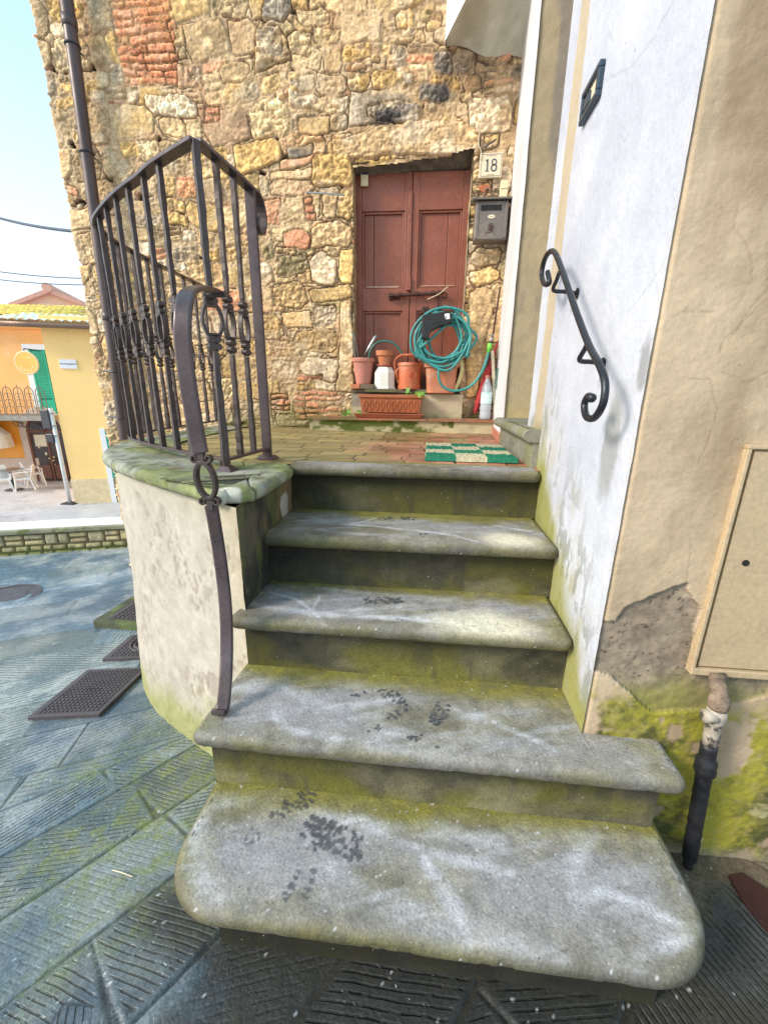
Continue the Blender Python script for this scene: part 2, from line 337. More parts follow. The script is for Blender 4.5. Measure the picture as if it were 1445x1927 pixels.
# ================================================================== STREET
def build_ground():
    def axis(lo, f0, f1, hi, st, gr=1.07, mx=.04):
        a = list(np.arange(f0, f1, st)); s = st
        while a[-1] < hi: s = min(s * gr, mx); a.append(a[-1] + s)
        b = [f0]; s = st
        while b[-1] > lo: s = min(s * gr, mx); b.append(b[-1] - s)
        return np.array(b[:0:-1] + a)
    X = axis(-6.6, -1.75, .98, 4.5, .0048, mx=.02); Y = axis(-2.2, .25, 1.9, 4.25, .0055, mx=.02)
    x, y = np.meshgrid(X, Y, indexing='ij')
    xd = x + .02 * (fbm(x * 1.3, y * 1.3, 0, 2, 31) - .5); yd = y + .02 * (fbm(x * 1.3, y * 1.3, 0, 2, 32) - .5)
    z0 = ground_z(x, y)
    # two laying directions: the near field and the far field of slabs
    best = None
    def field(ang, w, l, seed, ou, ov):
        c, s = math.cos(ang), math.sin(ang); u = xd * c + yd * s + ou; v = -xd * s + yd * c + ov
        row = np.floor(v / w).astype(np.int64); fv = v - row * w
        ll = l * (.8 + .5 * _h(row, row * 0, row * 0, seed)); sh = _h(row, row * 0 + 3, row * 0, seed) * ll
        k = np.floor((u + sh) / ll).astype(np.int64); fu = (u + sh) - k * ll
        skew = (_h(row, k, row * 0, seed + 5) - .5) * .2 * (fv - w / 2)
        fu2 = fu + skew
        d = np.minimum(np.minimum(fv, w - fv), np.minimum(np.abs(fu2), np.abs(ll - fu2)))
        return d, row * 131 + k * 7, u, v
    d1, id1, u1, v1 = field(math.radians(54), .262, .74, 11, .1, .03)
    d2, id2, u2, v2 = field(math.radians(24), .30, .85, 12, 0, .1)
    sel = (-.64 * x + .768 * y) > 1.72 + .0 * x
    d = np.where(sel, d2, d1); sid = np.where(sel, id2 + 5000, id1)
    dsel = np.abs((-.64 * x + .768 * y) - 1.72); d = np.minimum(d, dsel)
    r = _h(sid, sid * 0, sid * 0, 21); r2 = _h(sid, sid * 0 + 1, sid * 0, 21); r3 = _h(sid, sid * 0 + 2, sid * 0, 21)
    ga = np.where(sel, np.radians(115) + (r - .5) * .8, np.radians(92) + (r - .5) * .6)
    ga = np.where((r2 > .74), ga + 1.2, ga)
    ga = np.where((x > .5) & (y < 1.3), np.radians(25), ga)
    ga = np.where((y < .5) & (x > -.75) & (x < .5), np.radians(35), ga)
    gx = x * np.cos(ga) + y * np.sin(ga) + .006 * (fbm(x * 9, y * 9, 0, 2, 41) - .5); per = np.where(sel, .026, .0155 + .003 * r3)
    gr = .5 + .5 * np.cos(2 * np.pi * gx / per)
    broken = sstep(.36, .56, fbm(x * 7, y * 14, 0, 3, 43)) ; edge = sstep(.012, .03, d)
    worn = sstep(.2, .42, fbm(x * 2.2, y * 2.2, 0, 3, 47))
    groove = sstep(.45, .95, gr) * edge * (.15 + .85 * broken) * (.25 + .75 * worn) * np.where(sel, .7, 1.)
    joint = 1 - sstep(.0015, .0085, d + .005 * (fbm(x * 30, y * 30, 0, 2, 44) - .5))
    z = z0 - .0 * groove - .006 * joint + .006 * (r2 - .5) * sstep(0, .02, d) + .008 * (fbm(x * 3, y * 3, 0, 3, 42) - .5) + .0018 * (fbm(x * 40, y * 40, 0, 3, 46) - .5)
    n = fbm(x * 5, y * 5, 0, 4, 50); base = mixc((.065,.10,.135), (.19,.215,.23), sstep(.3, .7, n))
    base *= (.62 + .76 * r3)[..., None]
    base = mixc(base, (.035,.04,.045), np.clip(joint * .85, 0, 1))
    # moss: around the base of the curved stair wall and the steps
    dist = np.sqrt(((x + .75) / 1.25) ** 2 + ((y - 1.15) / .95) ** 2)
    base = np.where(sel[..., None], base * 1.55, base); ms = sstep(.80, .28, dist + .7 * (fbm(x * 6, y * 6, 0, 4, 51) - .5)) * (.35 + .65 * sstep(.35, .6, fbm(x * 25, y * 25, 0, 3, 52)))  # far slabs paler: grazing sky sheen partly put into the colour
    base = mixc(base, (.15,.18,.045), ms * (.35 + .4 * sstep(.35, .65, fbm(x * 55, y * 55, 0, 3, 62))))
    st = sstep(.25, .05, np.abs(x - .1) - .62) * sstep(.30, .55, y) * (y < 1.0)
    dirt_shade = sstep(.76, .45, np.hypot((x - .12) / 1.2, (y - .62) / .46) + .5 * (fbm(x * 7, y * 7, 0, 4, 53) - .5)) 
    base = mixc(base, (.018,.016,.010), dirt_shade * .94)  # dirt taken near black: shade under and before the steps painted in
    rt = sstep(.45, .75, x) * sstep(-.2, .2, y); base = mixc(base, (.04,.034,.024), rt * .75); soil = sstep(.78, .92, y + .25 * (fbm(x * 7, y * 7, 0, 4, 59) - .5)) * sstep(.5, .62, x); base = mixc(base, mixc((.10,.07,.045), (.16,.12,.08), fbm(x * 40, y * 40, 0, 3, 60)), soil * .9)
    farm = sel * sstep(.45, .6, fbm(x * 1.5, y * 1.5, 0, 3, 55)); base = mixc(base, (.16,.17,.09), farm * .3)
    sp = (fbm(x * 120, y * 120, 0, 2, 56) > .90); base = np.where(sp[..., None], .35, base)
    wet = sstep(.42, .6, fbm(x * 1.6 + 4, y * 1.6, 0, 3, 57))
    rough = .25 - .13 * wet + .22 * ms + .35 * dirt_shade + .3 * rt + .1 * joint - .12 * sel
    rough = np.clip(rough - .08, .14, .9)
    V = np.stack([x, y, z], -1)
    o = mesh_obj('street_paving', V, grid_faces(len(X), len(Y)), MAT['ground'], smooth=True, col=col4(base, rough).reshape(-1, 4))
    amp = edge * (.1 + .9 * worn) * np.where(r2 < .18, .15, .55 + .55 * r3) * (1 - .5 * ms) * np.where(sel, .7, 1.) * (1 - .55 * dirt_shade * sstep(.4, .6, fbm(x * 6, y * 6, 0, 3, 61))) * (1 - soil)
    for nm_, ar in (('Phase', gx / per), ('Amp', amp)):
        a_ = o.data.attributes.new(nm_, 'FLOAT', 'POINT'); a_.data.foreach_set('value', np.ascontiguousarray(ar, np.float32).ravel())
    tag(o, kind='structure')
build_ground()
# plaza far below, one sheet to the horizon
pz = -2.2
o = mesh_obj('plaza_ground', [(-400,-400,pz), (400,-400,pz), (400,600,pz), (-400,600,pz)], [(0,1,2,3)], MAT['pave']); tag(o, kind='structure')

# ================================================================== STONE HOUSE
house = thing('stone_house', 'tall rubble stone house with ochre blocks and brick patches around an old brown door', 'house', (-.2, YW, 1.0))
OP = (-.590, .232, 1.2, 2.80)     # door opening x0,x1,z0,z1
def build_stone_wall():
    st = .0062; U0 = -.9; xc = -2.775
    U = np.arange(U0, 3.55, st); Z = np.arange(-.75, 4.2, st)
    u, z = np.meshgrid(U, Z, indexing='ij')        # u<0: flank going back, u>0: front (x = xc+u)
    X0 = xc + u
    wu = u + .030 * (fbm(u * 3.2, z * 3.2, 0, 2, 1) - .5) * 2 + .012 * (fbm(u * 14, z * 14, 0, 2, 2) - .5) * 2 
    wz = z + .050 * (fbm(u * 1.6, z * 1.6, 0, 2, 3) - .5) * 2 + .014 * (fbm(u * 12, z * 12, 0, 2, 4) - .5) * 2
    stones = []; over = []
    R = random.Random(11)
    P = dict(ochre=(.62,.46,.22), tan=(.61,.455,.26), grey=(.46,.39,.29), yellow=(.66,.46,.19), pale=(.69,.58,.42), brown=(.47,.34,.21), brick=(.72,.35,.21), dark=(.26,.235,.20), sand=(.66,.52,.31), olive=(.42,.36,.20), rose=(.60,.41,.26))
    names = ['tan'] * 9 + ['sand'] * 8 + ['ochre'] * 4 + ['grey'] * 4 + ['yellow'] * 5 + ['pale'] * 7 + ['rose'] * 3 + ['brown'] * 2 + ['brick'] * 1 + ['olive'] * 2
    def put(lst, u0, z0, u1, z1, kind=None, rough=1., proud=0., rr=None):
        kind = kind or R.choice(names); c = np.array(P[kind]) * R.uniform(.70, 1.20)
        lst.append((u0, z0, u1, z1, c, rough, proud, kind, R.uniform(-.05, .05) if rr is None else rr, R.random(), R.uniform(-1, 1), R.uniform(-1, 1)))
    zc = -.8
    while zc < 4.25:
        h = R.choice([.11, .14, .16, .18, .2, .22]) * R.uniform(.9, 1.1); uc = U0 - .2 + R.uniform(0, .1)
        while uc < 3.6:
            if -.32 < uc < .22:
                w = .26 if uc >= 0 else R.uniform(.22, .35)
            else: w = h * R.uniform(.8, 2.0)
            q = R.random(); g = R.uniform(.004, .011)
            if q < .26 and h > .13:
                f = R.uniform(.35, .65); put(stones, uc + g, zc + g, uc + w - g, zc + h * f - g * .6); put(stones, uc + g, zc + h * f + g * .6, uc + w - g, zc + h - g)
            elif q < .27 and w > .14:
                for k in range(3):
                    put(stones, uc + g, zc + h * k / 3 + g * .5, uc + w - g, zc + h * (k + 1) / 3 - g * .5, R.choice(['brick', 'tan', 'brown', 'sand']))
            elif q < .36:   # rubble of small bits
                for k in range(7):
                    a, b = uc + R.uniform(0, w), zc + R.uniform(0, h); s = R.uniform(.02, .05); put(stones, a - s, b - s * .7, a + s, b + s * .7)
            else: put(stones, uc + g, zc + g + R.uniform(-.008, .01), uc + w - g, zc + h - g + R.uniform(-.01, .008))
            uc += w
        zc += h
    def px(x0, y0, x1, y1, kind, rough=1., proud=.0, rr=0.):
        a = sy_(x0, (y0 + y1) / 2); b = sy_(x1, (y0 + y1) / 2); c = sy_((x0 + x1) / 2, y0); d = sy_((x0 + x1) / 2, y1)
        put(over, a[0] - xc + .004, d[2] + .004, b[0] - xc - .004, c[2] - .004, kind, rough, proud, rr)
    for s in [(625,243,905,300,'tan',.6,.03,.0), (588,300,663,364,'yellow',.8,.02), (632,366,664,420,'ochre'), (585,425,662,470,'tan',.7,.01), (582,474,632,535,'pale'),
              (635,472,664,532,'yellow',.7,.01), (580,536,663,562,'ochre',.7), (590,568,632,612,'pale'), (636,563,664,745,'sand',.8,.02), (548,615,633,663,'tan',.7), (440,264,530,316,'yellow',.6,.015),
              (590,300,588,362,'yellow'), (438,320,490,372,'ochre',.8), (532,434,582,470,'brick',.7), (275,178,372,226,'pale',1.2,.02), (492,0,552,58,'dark',.8,.02), (700,205,792,245,'dark',1.1,.02),
              (480,66,542,140,'tan',1.1,.015), (542,76,584,122,'sand'), (785,160,845,200,'dark',1.), (690,205,760,235,'grey'), (890,462,948,498,'sand',.7,.01), (886,500,946,530,'ochre',.7,.01), (876,532,912,742,'tan',.9,.02), (914,532,950,575,'sand'),
              (914,577,950,640,'tan'), (560,225,620,262,'sand',.7), (640,90,700,125,'yellow',.8), (740,20,780,58,'yellow',.7), (420,120,470,155,'tan'), (255,275,300,312,'sand'), (300,225,350,262,'tan'), (228,275,268,305,'yellow',.8), (325,465,375,500,'grey'), (350,490,400,530,'tan'),
              (585,60,640,95,'sand',1.), (570,640,545,600,'tan'), (520,480,580,520,'olive'), (515,530,575,575,'sand'), (535,580,586,612,'tan',.8), (820,95,860,140,'dark'), (560,28,620,60,'sand'), (895,80,935,112,'grey'), (540,280,590,305,'dark',.7)]:
        if s[2] > s[0] and s[3] > s[1]: px(*s)
    def bricks(x0, y0, x1, y1, ang=0):
        a = sy_(x0, y1); b = sy_(x1, y0); uu = min(a[0], b[0]) - xc; ue = max(a[0], b[0]) - xc; zz = a[2]; k = 0
        while zz < b[2] - .01:
            q = uu - R.uniform(0, .09); bh = R.uniform(.034, .05)
            while q < ue - .02:
                w = R.uniform(.1, .2); put(over, max(q, uu) + .003, zz + .003, min(q + w, ue + R.uniform(-.01, .03)) - .003, zz + bh - .004, 'brick' if R.random() < .9 else 'tan', .6, -.002); q += w
            zz += bh + .004; k += 1
    bricks(232, 8, 322, 166); bricks(556, 738, 640, 792); bricks(562, 708, 608, 722); bricks(385, 195, 414, 224); bricks(515, 745, 545, 775); bricks(575, 380, 590, 420)
    def raster(lst, D, ID):
        for k, sN in enumerate(lst):
            u0, z0, u1, z1, c, rgh, pr, kind, rot, r0, t1, t2 = sN
            cu, cz, hu, hz = (u0 + u1) / 2, (z0 + z1) / 2, (u1 - u0) / 2, (z1 - z0) / 2
            m = .12; i0, i1 = np.searchsorted(U, [cu - hu - m, cu + hu + m]); j0, j1 = np.searchsorted(Z, [cz - hz - m, cz + hz + m])
            if i1 <= i0 or j1 <= j0: continue
            a = wu[i0:i1, j0:j1] - cu; b = wz[i0:i1, j0:j1] - cz; a, b = a + rot * b, b - rot * a
            Rk = random.Random(k * 7 + int(r0 * 1e6)); isb = kind == 'brick' and hz < .03; tl = .02 if isb else .13; d = np.full(a.shape, 9.)
            for (nx_, nz_, off) in ((1, 0, hu), (-1, 0, hu), (0, 1, hz), (0, -1, hz)):
                q = Rk.uniform(-tl, tl); d = np.minimum(d, off - (a * nx_ + b * nz_ + q * (a * nz_ - b * nx_)))
            for (sx__, sz__) in ((1, 1), (1, -1), (-1, 1), (-1, -1)):
                if Rk.random() < (.25 if isb else .75):
                    th = Rk.uniform(.5, 1.07); cx_, cz_ = math.cos(th) * sx__, math.sin(th) * sz__; cut = hu * abs(cx_) + hz * abs(cz_) - min(hu, hz) * Rk.uniform(.12, .5); d = np.minimum(d, cut - (a * cx_ + b * cz_))
            sub = D[i0:i1, j0:j1]; w = d > sub; sub[w] = d[w]; ID[i0:i1, j0:j1][w] = k
    DB = np.full(u.shape, -.05); IB = np.zeros(u.shape, int); raster(stones, DB, IB)
    DO = np.full(u.shape, -.05); IO = np.zeros(u.shape, int); raster(over, DO, IO)
    useo = DO > -.007; D = np.where(useo, DO, np.where(DO > -.05 + 1e-9, np.minimum(DB, -DO), DB)); 
    allst = stones + over; ID = np.where(useo, IO + len(stones), IB)
    c_ = np.array([s[4] for s in allst]); rg = np.array([s[5] for s in allst])[ID]; pr = np.array([s[6] for s in allst])[ID]; r0 = np.array([s[9] for s in allst])[ID]
    t1 = np.array([s[10] for s in allst])[ID]; t2 = np.array([s[11] for s in allst])[ID]
    cu = np.array([(s[0] + s[2]) / 2 for s in allst])[ID]; cz = np.array([(s[1] + s[3]) / 2 for s in allst])[ID]
    k = ID * 3.7
    crag = ridge(u * 11, z * 15, 0, 4, 60) ; cr2 = np.abs(fbm(u * 20 + k, z * 26, 0, 3, 67) - .5) * 4; cr3 = np.abs(vn(u * 55, z * 70, 0, 68) - .5) * 2; facet = np.abs(fbm(u * 7 + k, z * 7, 0, 3, 61) - .5) * 2; fine = fbm(u * 45, z * 45, 0, 3, 62)
    inn = sstep(-.002, .004 + .008 * fbm(u * 25, z * 25, 0, 2, 69), D)
    strat = np.abs(fbm(u * 14 + k, z * 55 + 3 * fbm(u * 6, z * 6, 0, 2, 84), 0, 3, 83) - .5) * 2
    cr4 = np.abs(fbm(u * 34, z * 34, 0, 2, 85) - .5) * 4
    rg = np.where(r0 > .6, rg * .35, rg)                     # some dressed, smoother blocks
    H = .007 + .009 * r0 + pr * .7 + .045 * (t1 * (wu - cu) + t2 * (wz - cz)) + rg * (.018 * (facet - .4) + .009 * (crag - .6) + .014 * (cr2 - .5) + .007 * (cr4 - .5) + .005 * (cr3 - .5) + np.where(t1 > .2, .012 * (strat - .4), 0)) 
    mort = .004 + .016 * (fbm(u * 8, z * 8, 0, 4, 63) - .5) + .012 * (fbm(u * 60, z * 60, 0, 2, 64) - .5) + .006 * (cr3 - .5)
    crk = .15 + .85 * sstep(.42, .54, fbm(u * 4, z * 4, 0, 3, 80)) ; jn = (1 - sstep(.000, .0055, np.abs(D + .002 + .004 * (fbm(u * 40, z * 40, 0, 2, 89) - .5)))) * crk
    hole = sstep(.72, .80, fbm(u * 9 + 3, z * 9, 0, 3, 65)) * (1 - sstep(-.02, .0, D)); mort = mort - .05 * hole
    fill = sstep(.50, .70, fbm(u * 2.6, z * 2.6, 0, 3, 66)) * .8 * (1 - useo)
    mort = mort + .010 * fill
    h = mort * (1 - inn) + np.maximum(H, mort - .006) * inn - .016 * jn
    smear = fill * .6 * inn; h = h * (1 - smear) + (mort + .004) * smear
    C = c_[ID]
    n1 = fbm(u * 10, z * 10, 0, 4, 70); n2 = fbm(u * 3 + 9, z * 3, 0, 3, 71); n3 = fbm(u * 30, z * 30, 0, 3, 72)
    C = C * (.62 + .76 * n1)[..., None] * (.78 + .42 * cr2)[..., None] * (.8 + .3 * crag)[..., None] * (.85 + .3 * n3)[..., None]
    C = mixc(C, (.64,.41,.15), sstep(.5, .72, n2) * .4 * inn); C = mixc(C, (.72,.65,.52), sstep(.60, .75, fbm(u * 6 + 7, z * 6 + 2, 0, 4, 73)) * .45)
    fis = (1 - sstep(.0, .10, cr2)) * sstep(.5, .62, fbm(u * 7 + 2, z * 7, 0, 3, 88)) * inn; C = mixc(C, (.17,.11,.06), fis * .6); C = C * (.86 + .26 * cr4)[..., None]
    mc = mixc((.68,.54,.35), (.50,.37,.22), sstep(.4, .65, fbm(u * 12, z * 12, 0, 3, 74))); mc = mixc(mc, (.42,.18,.10), sstep(.66, .75, fbm(u * 5, z * 5, 0, 3, 75)) * .4)
    mc = mixc(mc, (.05,.035,.025), hole * .9)
    C = mixc(mc, C, np.clip(inn - smear * .8, 0, 1))
    crev = np.clip(jn * .9 + (1 - sstep(-.003, .004, D)) * sstep(.003, -.004, D + .0) * .0, 0, 1); C = mixc(C, (.10,.06,.034), crev * .85)
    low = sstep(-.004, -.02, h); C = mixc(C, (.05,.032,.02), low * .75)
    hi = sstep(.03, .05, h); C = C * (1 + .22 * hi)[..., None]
    a_, b_ = sy_(232, 166), sy_(322, 0); bp = sstep(.0, .03, np.minimum(np.minimum(X0 - a_[0], b_[0] - X0), z - a_[2]) + .05 * (fbm(u * 9, z * 9, 0, 3, 87) - .5)); C = mixc(C, C * np.array([1.1, .84, .70]), bp * (1 - inn * .4))
    # soot / dark staining above the lintel, green at the foot
    xw = X0
    for (pxx, pyy, rx, rz, a) in ((735,222,.16,.07,.9), (832,180,.12,.07,.85), (850,130,.12,.10,.5), (900,130,.25,.15,.3), (560,290,.08,.06,.4)):
        q = sy_(pxx, pyy); s_ = sstep(1.1, .3, np.hypot((xw - q[0]) / rx, (z - q[2]) / rz) + .9 * (fbm(u * 9, z * 9, 0, 4, 76) - .5)); C = mixc(C, (.035,.035,.042), s_ * a)
    gm = sstep(1.25, 1.02, z + .25 * (fbm(u * 8, z * 8, 0, 3, 77) - .5)) * (xw > -1.7) ; C = mixc(C, (.17,.19,.04), gm * .55)
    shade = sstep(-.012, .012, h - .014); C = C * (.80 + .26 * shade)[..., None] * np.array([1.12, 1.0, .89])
    # positions: bend around the corner
    nx = np.zeros_like(u); Vx = np.where(u > 0, X0, xc); Vy = np.where(u > 0, YW, YW - u)
    cw = np.clip((u + .03) / .06, 0, 1); Nx = -(1 - cw); Ny = -cw; nn = np.hypot(Nx, Ny); Nx /= nn; Ny /= nn
    rowj = .022 * (fbm(z * 5, z * 0 + 2.2, 0, 2, 78) - .5) * 2 * sstep(.3, 0, np.abs(u))
    hh = h + rowj
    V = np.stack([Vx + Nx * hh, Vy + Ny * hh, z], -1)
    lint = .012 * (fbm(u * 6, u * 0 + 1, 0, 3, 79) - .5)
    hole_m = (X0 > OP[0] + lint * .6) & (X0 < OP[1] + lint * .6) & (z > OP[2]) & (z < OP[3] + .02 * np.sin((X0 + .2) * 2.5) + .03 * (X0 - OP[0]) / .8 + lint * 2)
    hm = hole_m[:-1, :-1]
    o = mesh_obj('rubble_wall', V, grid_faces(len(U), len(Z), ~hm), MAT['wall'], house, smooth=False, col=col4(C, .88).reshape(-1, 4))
build_stone_wall()
def painted(name, corners, res, mat, parent, colfn, disp=None, rough=.8):
    """bilinear patch with numpy colours; corners a(0,0) b(1,0) c(1,1) d(0,1)"""
    a, b, c, d = [np.array(p, float) for p in corners]
    nu = max(2, int(np.linalg.norm(b - a) / res)); nv = max(2, int(np.linalg.norm(d - a) / res))
    s, t = np.meshgrid(np.linspace(0, 1, nu), np.linspace(0, 1, nv), indexing='ij'); s_, t_ = s[..., None], t[..., None]
    V = a * (1 - s_) * (1 - t_) + b * s_ * (1 - t_) + c * s_ * t_ + d * (1 - s_) * t_
    x, y, z = V[..., 0], V[..., 1], V[..., 2]
    C, r = colfn(x, y, z)
    if disp is not None:
        n = np.cross(b - a, d - a); n /= np.linalg.norm(n); V = V + n * disp(x, y, z)[..., None]
    return mesh_obj(name, V, grid_faces(nu, nv), mat, parent, smooth=True, col=col4(C, r).reshape(-1, 4))
def stonecol(pal, sc=8, seed=0, rough=.88, moss=None):
    def f(x, y, z):
        n = fbm(x * sc, y * sc + z * sc * .7, z * sc, 4, seed); C = mixc(pal[0], pal[1], sstep(.3, .7, n))
        n2 = fbm(x * sc * 3, y * sc * 3, z * sc * 3, 3, seed + 3); C = C * (.75 + .5 * n2)[..., None]
        if moss is not None: C = mixc(C, (.15,.17,.03), moss(x, y, z))
        return C, rough
    return f
YD = 3.545
rough_d = lambda a, s, sd=5: (lambda x, y, z: a * (fbm(x * s, y * s + z * s, z * s, 3, sd) - .5))
# reveals (jambs and underside of lintel)
jc = stonecol(((.42,.33,.2), (.30,.23,.13)), 9, 3)
painted('door_jamb', [(OP[0], YD + .05, 1.2), (OP[0], YW - .015, 1.2), (OP[0], YW - .015, 2.84), (OP[0], YD + .05, 2.84)], .012, MAT['wall'], house, jc, rough_d(.014, 9))
painted('door_jamb', [(OP[1], YW - .015, 1.2), (OP[1], YD + .05, 1.2), (OP[1], YD + .05, 2.86), (OP[1], YW - .015, 2.86)], .012, MAT['wall'], house, jc, rough_d(.014, 9))
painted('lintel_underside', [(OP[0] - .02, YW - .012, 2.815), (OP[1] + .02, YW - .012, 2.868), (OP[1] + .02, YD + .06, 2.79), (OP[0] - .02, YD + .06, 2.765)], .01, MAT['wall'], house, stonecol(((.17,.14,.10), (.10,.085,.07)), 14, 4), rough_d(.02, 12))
MB().box((-.1, 6.6, 1.7), (5.25, 5.9, 5.2)).build('house_core', M('back_of_house', (.35,.28,.2)), house)
# threshold plinth under the door
def plc(x, y, z):
    n = fbm(x * 6, z * 8, y * 6, 4, 81); C = mixc((.60,.50,.33), (.48,.40,.27), sstep(.4, .6, n)); C = mixc(C, (.25,.22,.18), sstep(.58, .64, fbm(x * 4 + 2, z * 9, 0, 4, 82)) * .8); C = mixc(C, (.2,.2,.06), sstep(1.16, 1.1, z) * .6 * sstep(.4,.6,n)); return C, .9
painted('threshold_face', [(-.60, 3.335, 1.098), (.26, 3.335, 1.098), (.26, 3.335, 1.277), (-.60, 3.335, 1.277)], .007, MAT['plaster'], house, plc, lambda x, y, z: .012 * (fbm(x * 7, z * 12, 0, 4, 82) - .5))
painted('threshold_top', [(-.60, 3.33, 1.28), (.26, 3.33, 1.28), (.26, 3.6, 1.285), (-.60, 3.6, 1.285)], .012, MAT['plaster'], house, plc, lambda x, y, z: .006 * (fbm(x * 7, y * 12, 0, 3, 82) - .5))

# ------------------------------------------------------------------ door
def build_door():
    x0, x1, z0, z1 = OP[0] - .01, OP[1] + .01, 1.284, 2.80; xm = -.175; y = YD
    dr = bpy.data.objects.new('double_door', None); COL.objects.link(dr); dr.location = (xm, y, z0); dr.parent = house; dr.matrix_parent_inverse = house.matrix_basis.inverted()
    MB().box(((x0 + x1) / 2, y + .045, (z0 + z1) / 2), (x1 - x0, .02, z1 - z0)).build('door_backing', MAT['doordark'], dr)
    zs = [(z0, 1.42), (1.42, 1.895), (1.895, 2.055), (2.055, 2.565), (2.565, z1)]  # rail,panel,lock rail,panel,top rail
    for L in (0, 1):
        a, b = (x0, xm - .003) if L == 0 else (xm + .003, x1)
        sl = .055 if L == 0 else .05; sr = .05
        m = MB()
        m.box((a + sl / 2, y, (z0 + z1) / 2), (sl, .04, z1 - z0)); m.box((b - sr / 2, y, (z0 + z1) / 2), (sr, .04, z1 - z0))
        for k in (0, 2, 4): m.box(((a + sl + b - sr) / 2, y + .001, (zs[k][0] + zs[k][1]) / 2), (b - a - sl - sr - .001, .037, zs[k][1] - zs[k][0]))
        lf = m.build('door_leaf', MAT['door'], dr, bevel=.003)
        for k in (1, 3):
            p0, p1, q0, q1 = a + sl, b - sr, zs[k][0], zs[k][1]; w = .016; n = MB()
            for (c, d) in (((p0 + w / 2, q0, q1), 0), ((p1 - w / 2, q0, q1), 0)): n.box((c[0], y + .003, (q0 + q1) / 2), (w, .02, q1 - q0))
            n.box(((p0 + p1) / 2, y + .003, q0 + w / 2), (p1 - p0 - 2 * w, .019, w)); n.box(((p0 + p1) / 2, y + .003, q1 - w / 2), (p1 - p0 - 2 * w, .019, w))
            # two boards with a gap
            g = p0 + w + (p1 - p0 - 2 * w) * (.25 if L == 0 else .7)
            n.box(((p0 + w + g) / 2 - .0006, y + .018, (q0 + q1) / 2), (g - p0 - w - .0015, .018, q1 - q0 - 2 * w)); n.box(((g + p1 - w) / 2 + .0006, y + .018, (q0 + q1) / 2), (p1 - w - g - .0015, .018, q1 - q0 - 2 * w))
            n.build('door_panel', MAT['door'], lf, bevel=.003)
    MB().box((xm - .012, y - .026, (1.98 + z1) / 2 + .0), (.028, .012, z1 - 1.98 - .24)).build('meeting_strip', MAT['door'], dr, bevel=.003)
    MB().box((xm - .012, y - .03, 2.08), (.036, .02, .09)).build('strip_patch', MAT['door'], dr, bevel=.003)
    wr = MB()
    wr.box(((x0 + xm) / 2 + .0, y - .0195, 2.063), (.25, .003, .010)); wd = MB().box(((x1 + xm) / 2, y - .0195, 2.068), (.26, .003, .006))
    wr.build('worn_edge', M('bare_worn_wood', (.42,.27,.20), .7, var=.3, vscale=40), dr, bevel=.001); wd.build('worn_edge', bpy.data.materials['bare_worn_wood'], dr, bevel=.001)
    # bolt across the meeting stiles
    zb = 2.0; p = lambda u, v, yy=-.05: np.array([u, y + yy, v])
    bo = MB(); bo.tube([p(-.335, zb - .005), p(.075, zb + .012)], .013, 10)
    for u in (-.31, -.25, -.12, .0, .05): bo.tube([p(u - .012, zb - .001 + (u + .3) * .04), p(u + .012, zb + (u + .3) * .04)], .018, 10)
    bo.tube(crom([p(.07, zb + .012), p(.098, zb + .010), p(.105, zb - .012), p(.085, zb - .022), p(.07, zb - .012)], 4), .006, 8)
    bolt = bo.build('door_bolt', MAT['rust'], dr); autosmooth(bolt)
    MB().box((-.318, y - .033, zb - .006), (.03, .03, .045)).box((-.27, y - .028, zb - .02), (.05, .012, .012)).build('bolt_plate', MAT['rust'], bolt, bevel=.002)
    MB().tube([p(.045, zb - .01, -.035), p(.045, zb - .05, -.03), p(.035, zb - .16, -.028)], .007, 8, sect=[(1, .5), (1, -.5), (-1, -.5), (-1, .5)]).tube([p(.04, zb - .07, -.042), p(.04, zb - .1, -.042)], .004, 6).build('hasp', MAT['rust'], dr, bevel=.001)
    MB().box((-.055, y - .022, 1.90), (.05, .01, .05)).build('lock_plate', MAT['rust'], dr, bevel=.003)
    MB().lathe([(.006, 0), (.006, .004)], (-.055, y - .027, 1.905), 10, R=rotx(math.pi / 2)).box((-.055, y - .0285, 1.893), (.005, .002, .018)).build('keyhole', MAT['black'], dr)
    MB().lathe([(.010, 0), (.010, .003)], (.05, y - .020, 1.845), 12, R=rotx(math.pi / 2)).build('keyhole', MAT['black'], dr)
    st = MB(); st.tube([p(-.04, zb - .035, -.07), p(.05, zb + .0, -.075), p(.11, zb + .05, -.07)], .0035, 6); st.build('wooden_peg', MAT['string'], dr)
    ch = MB()
    for k in range(12):
        q = p(.037 - k * .0035, zb - .165 - k * .017, -.03 - .001 * k); ax = np.array([1, 0, 0]) if k % 2 else np.array([0, 1, 0])
        ch.tube([q + ax * .006 * math.cos(t) + np.array([0, 0, .012 * math.sin(t)]) for t in np.linspace(0, 2 * math.pi, 9)[:-1]], .0022, 6, closed=True)
    ch.build('chain', MAT['steel'], dr)
build_door()

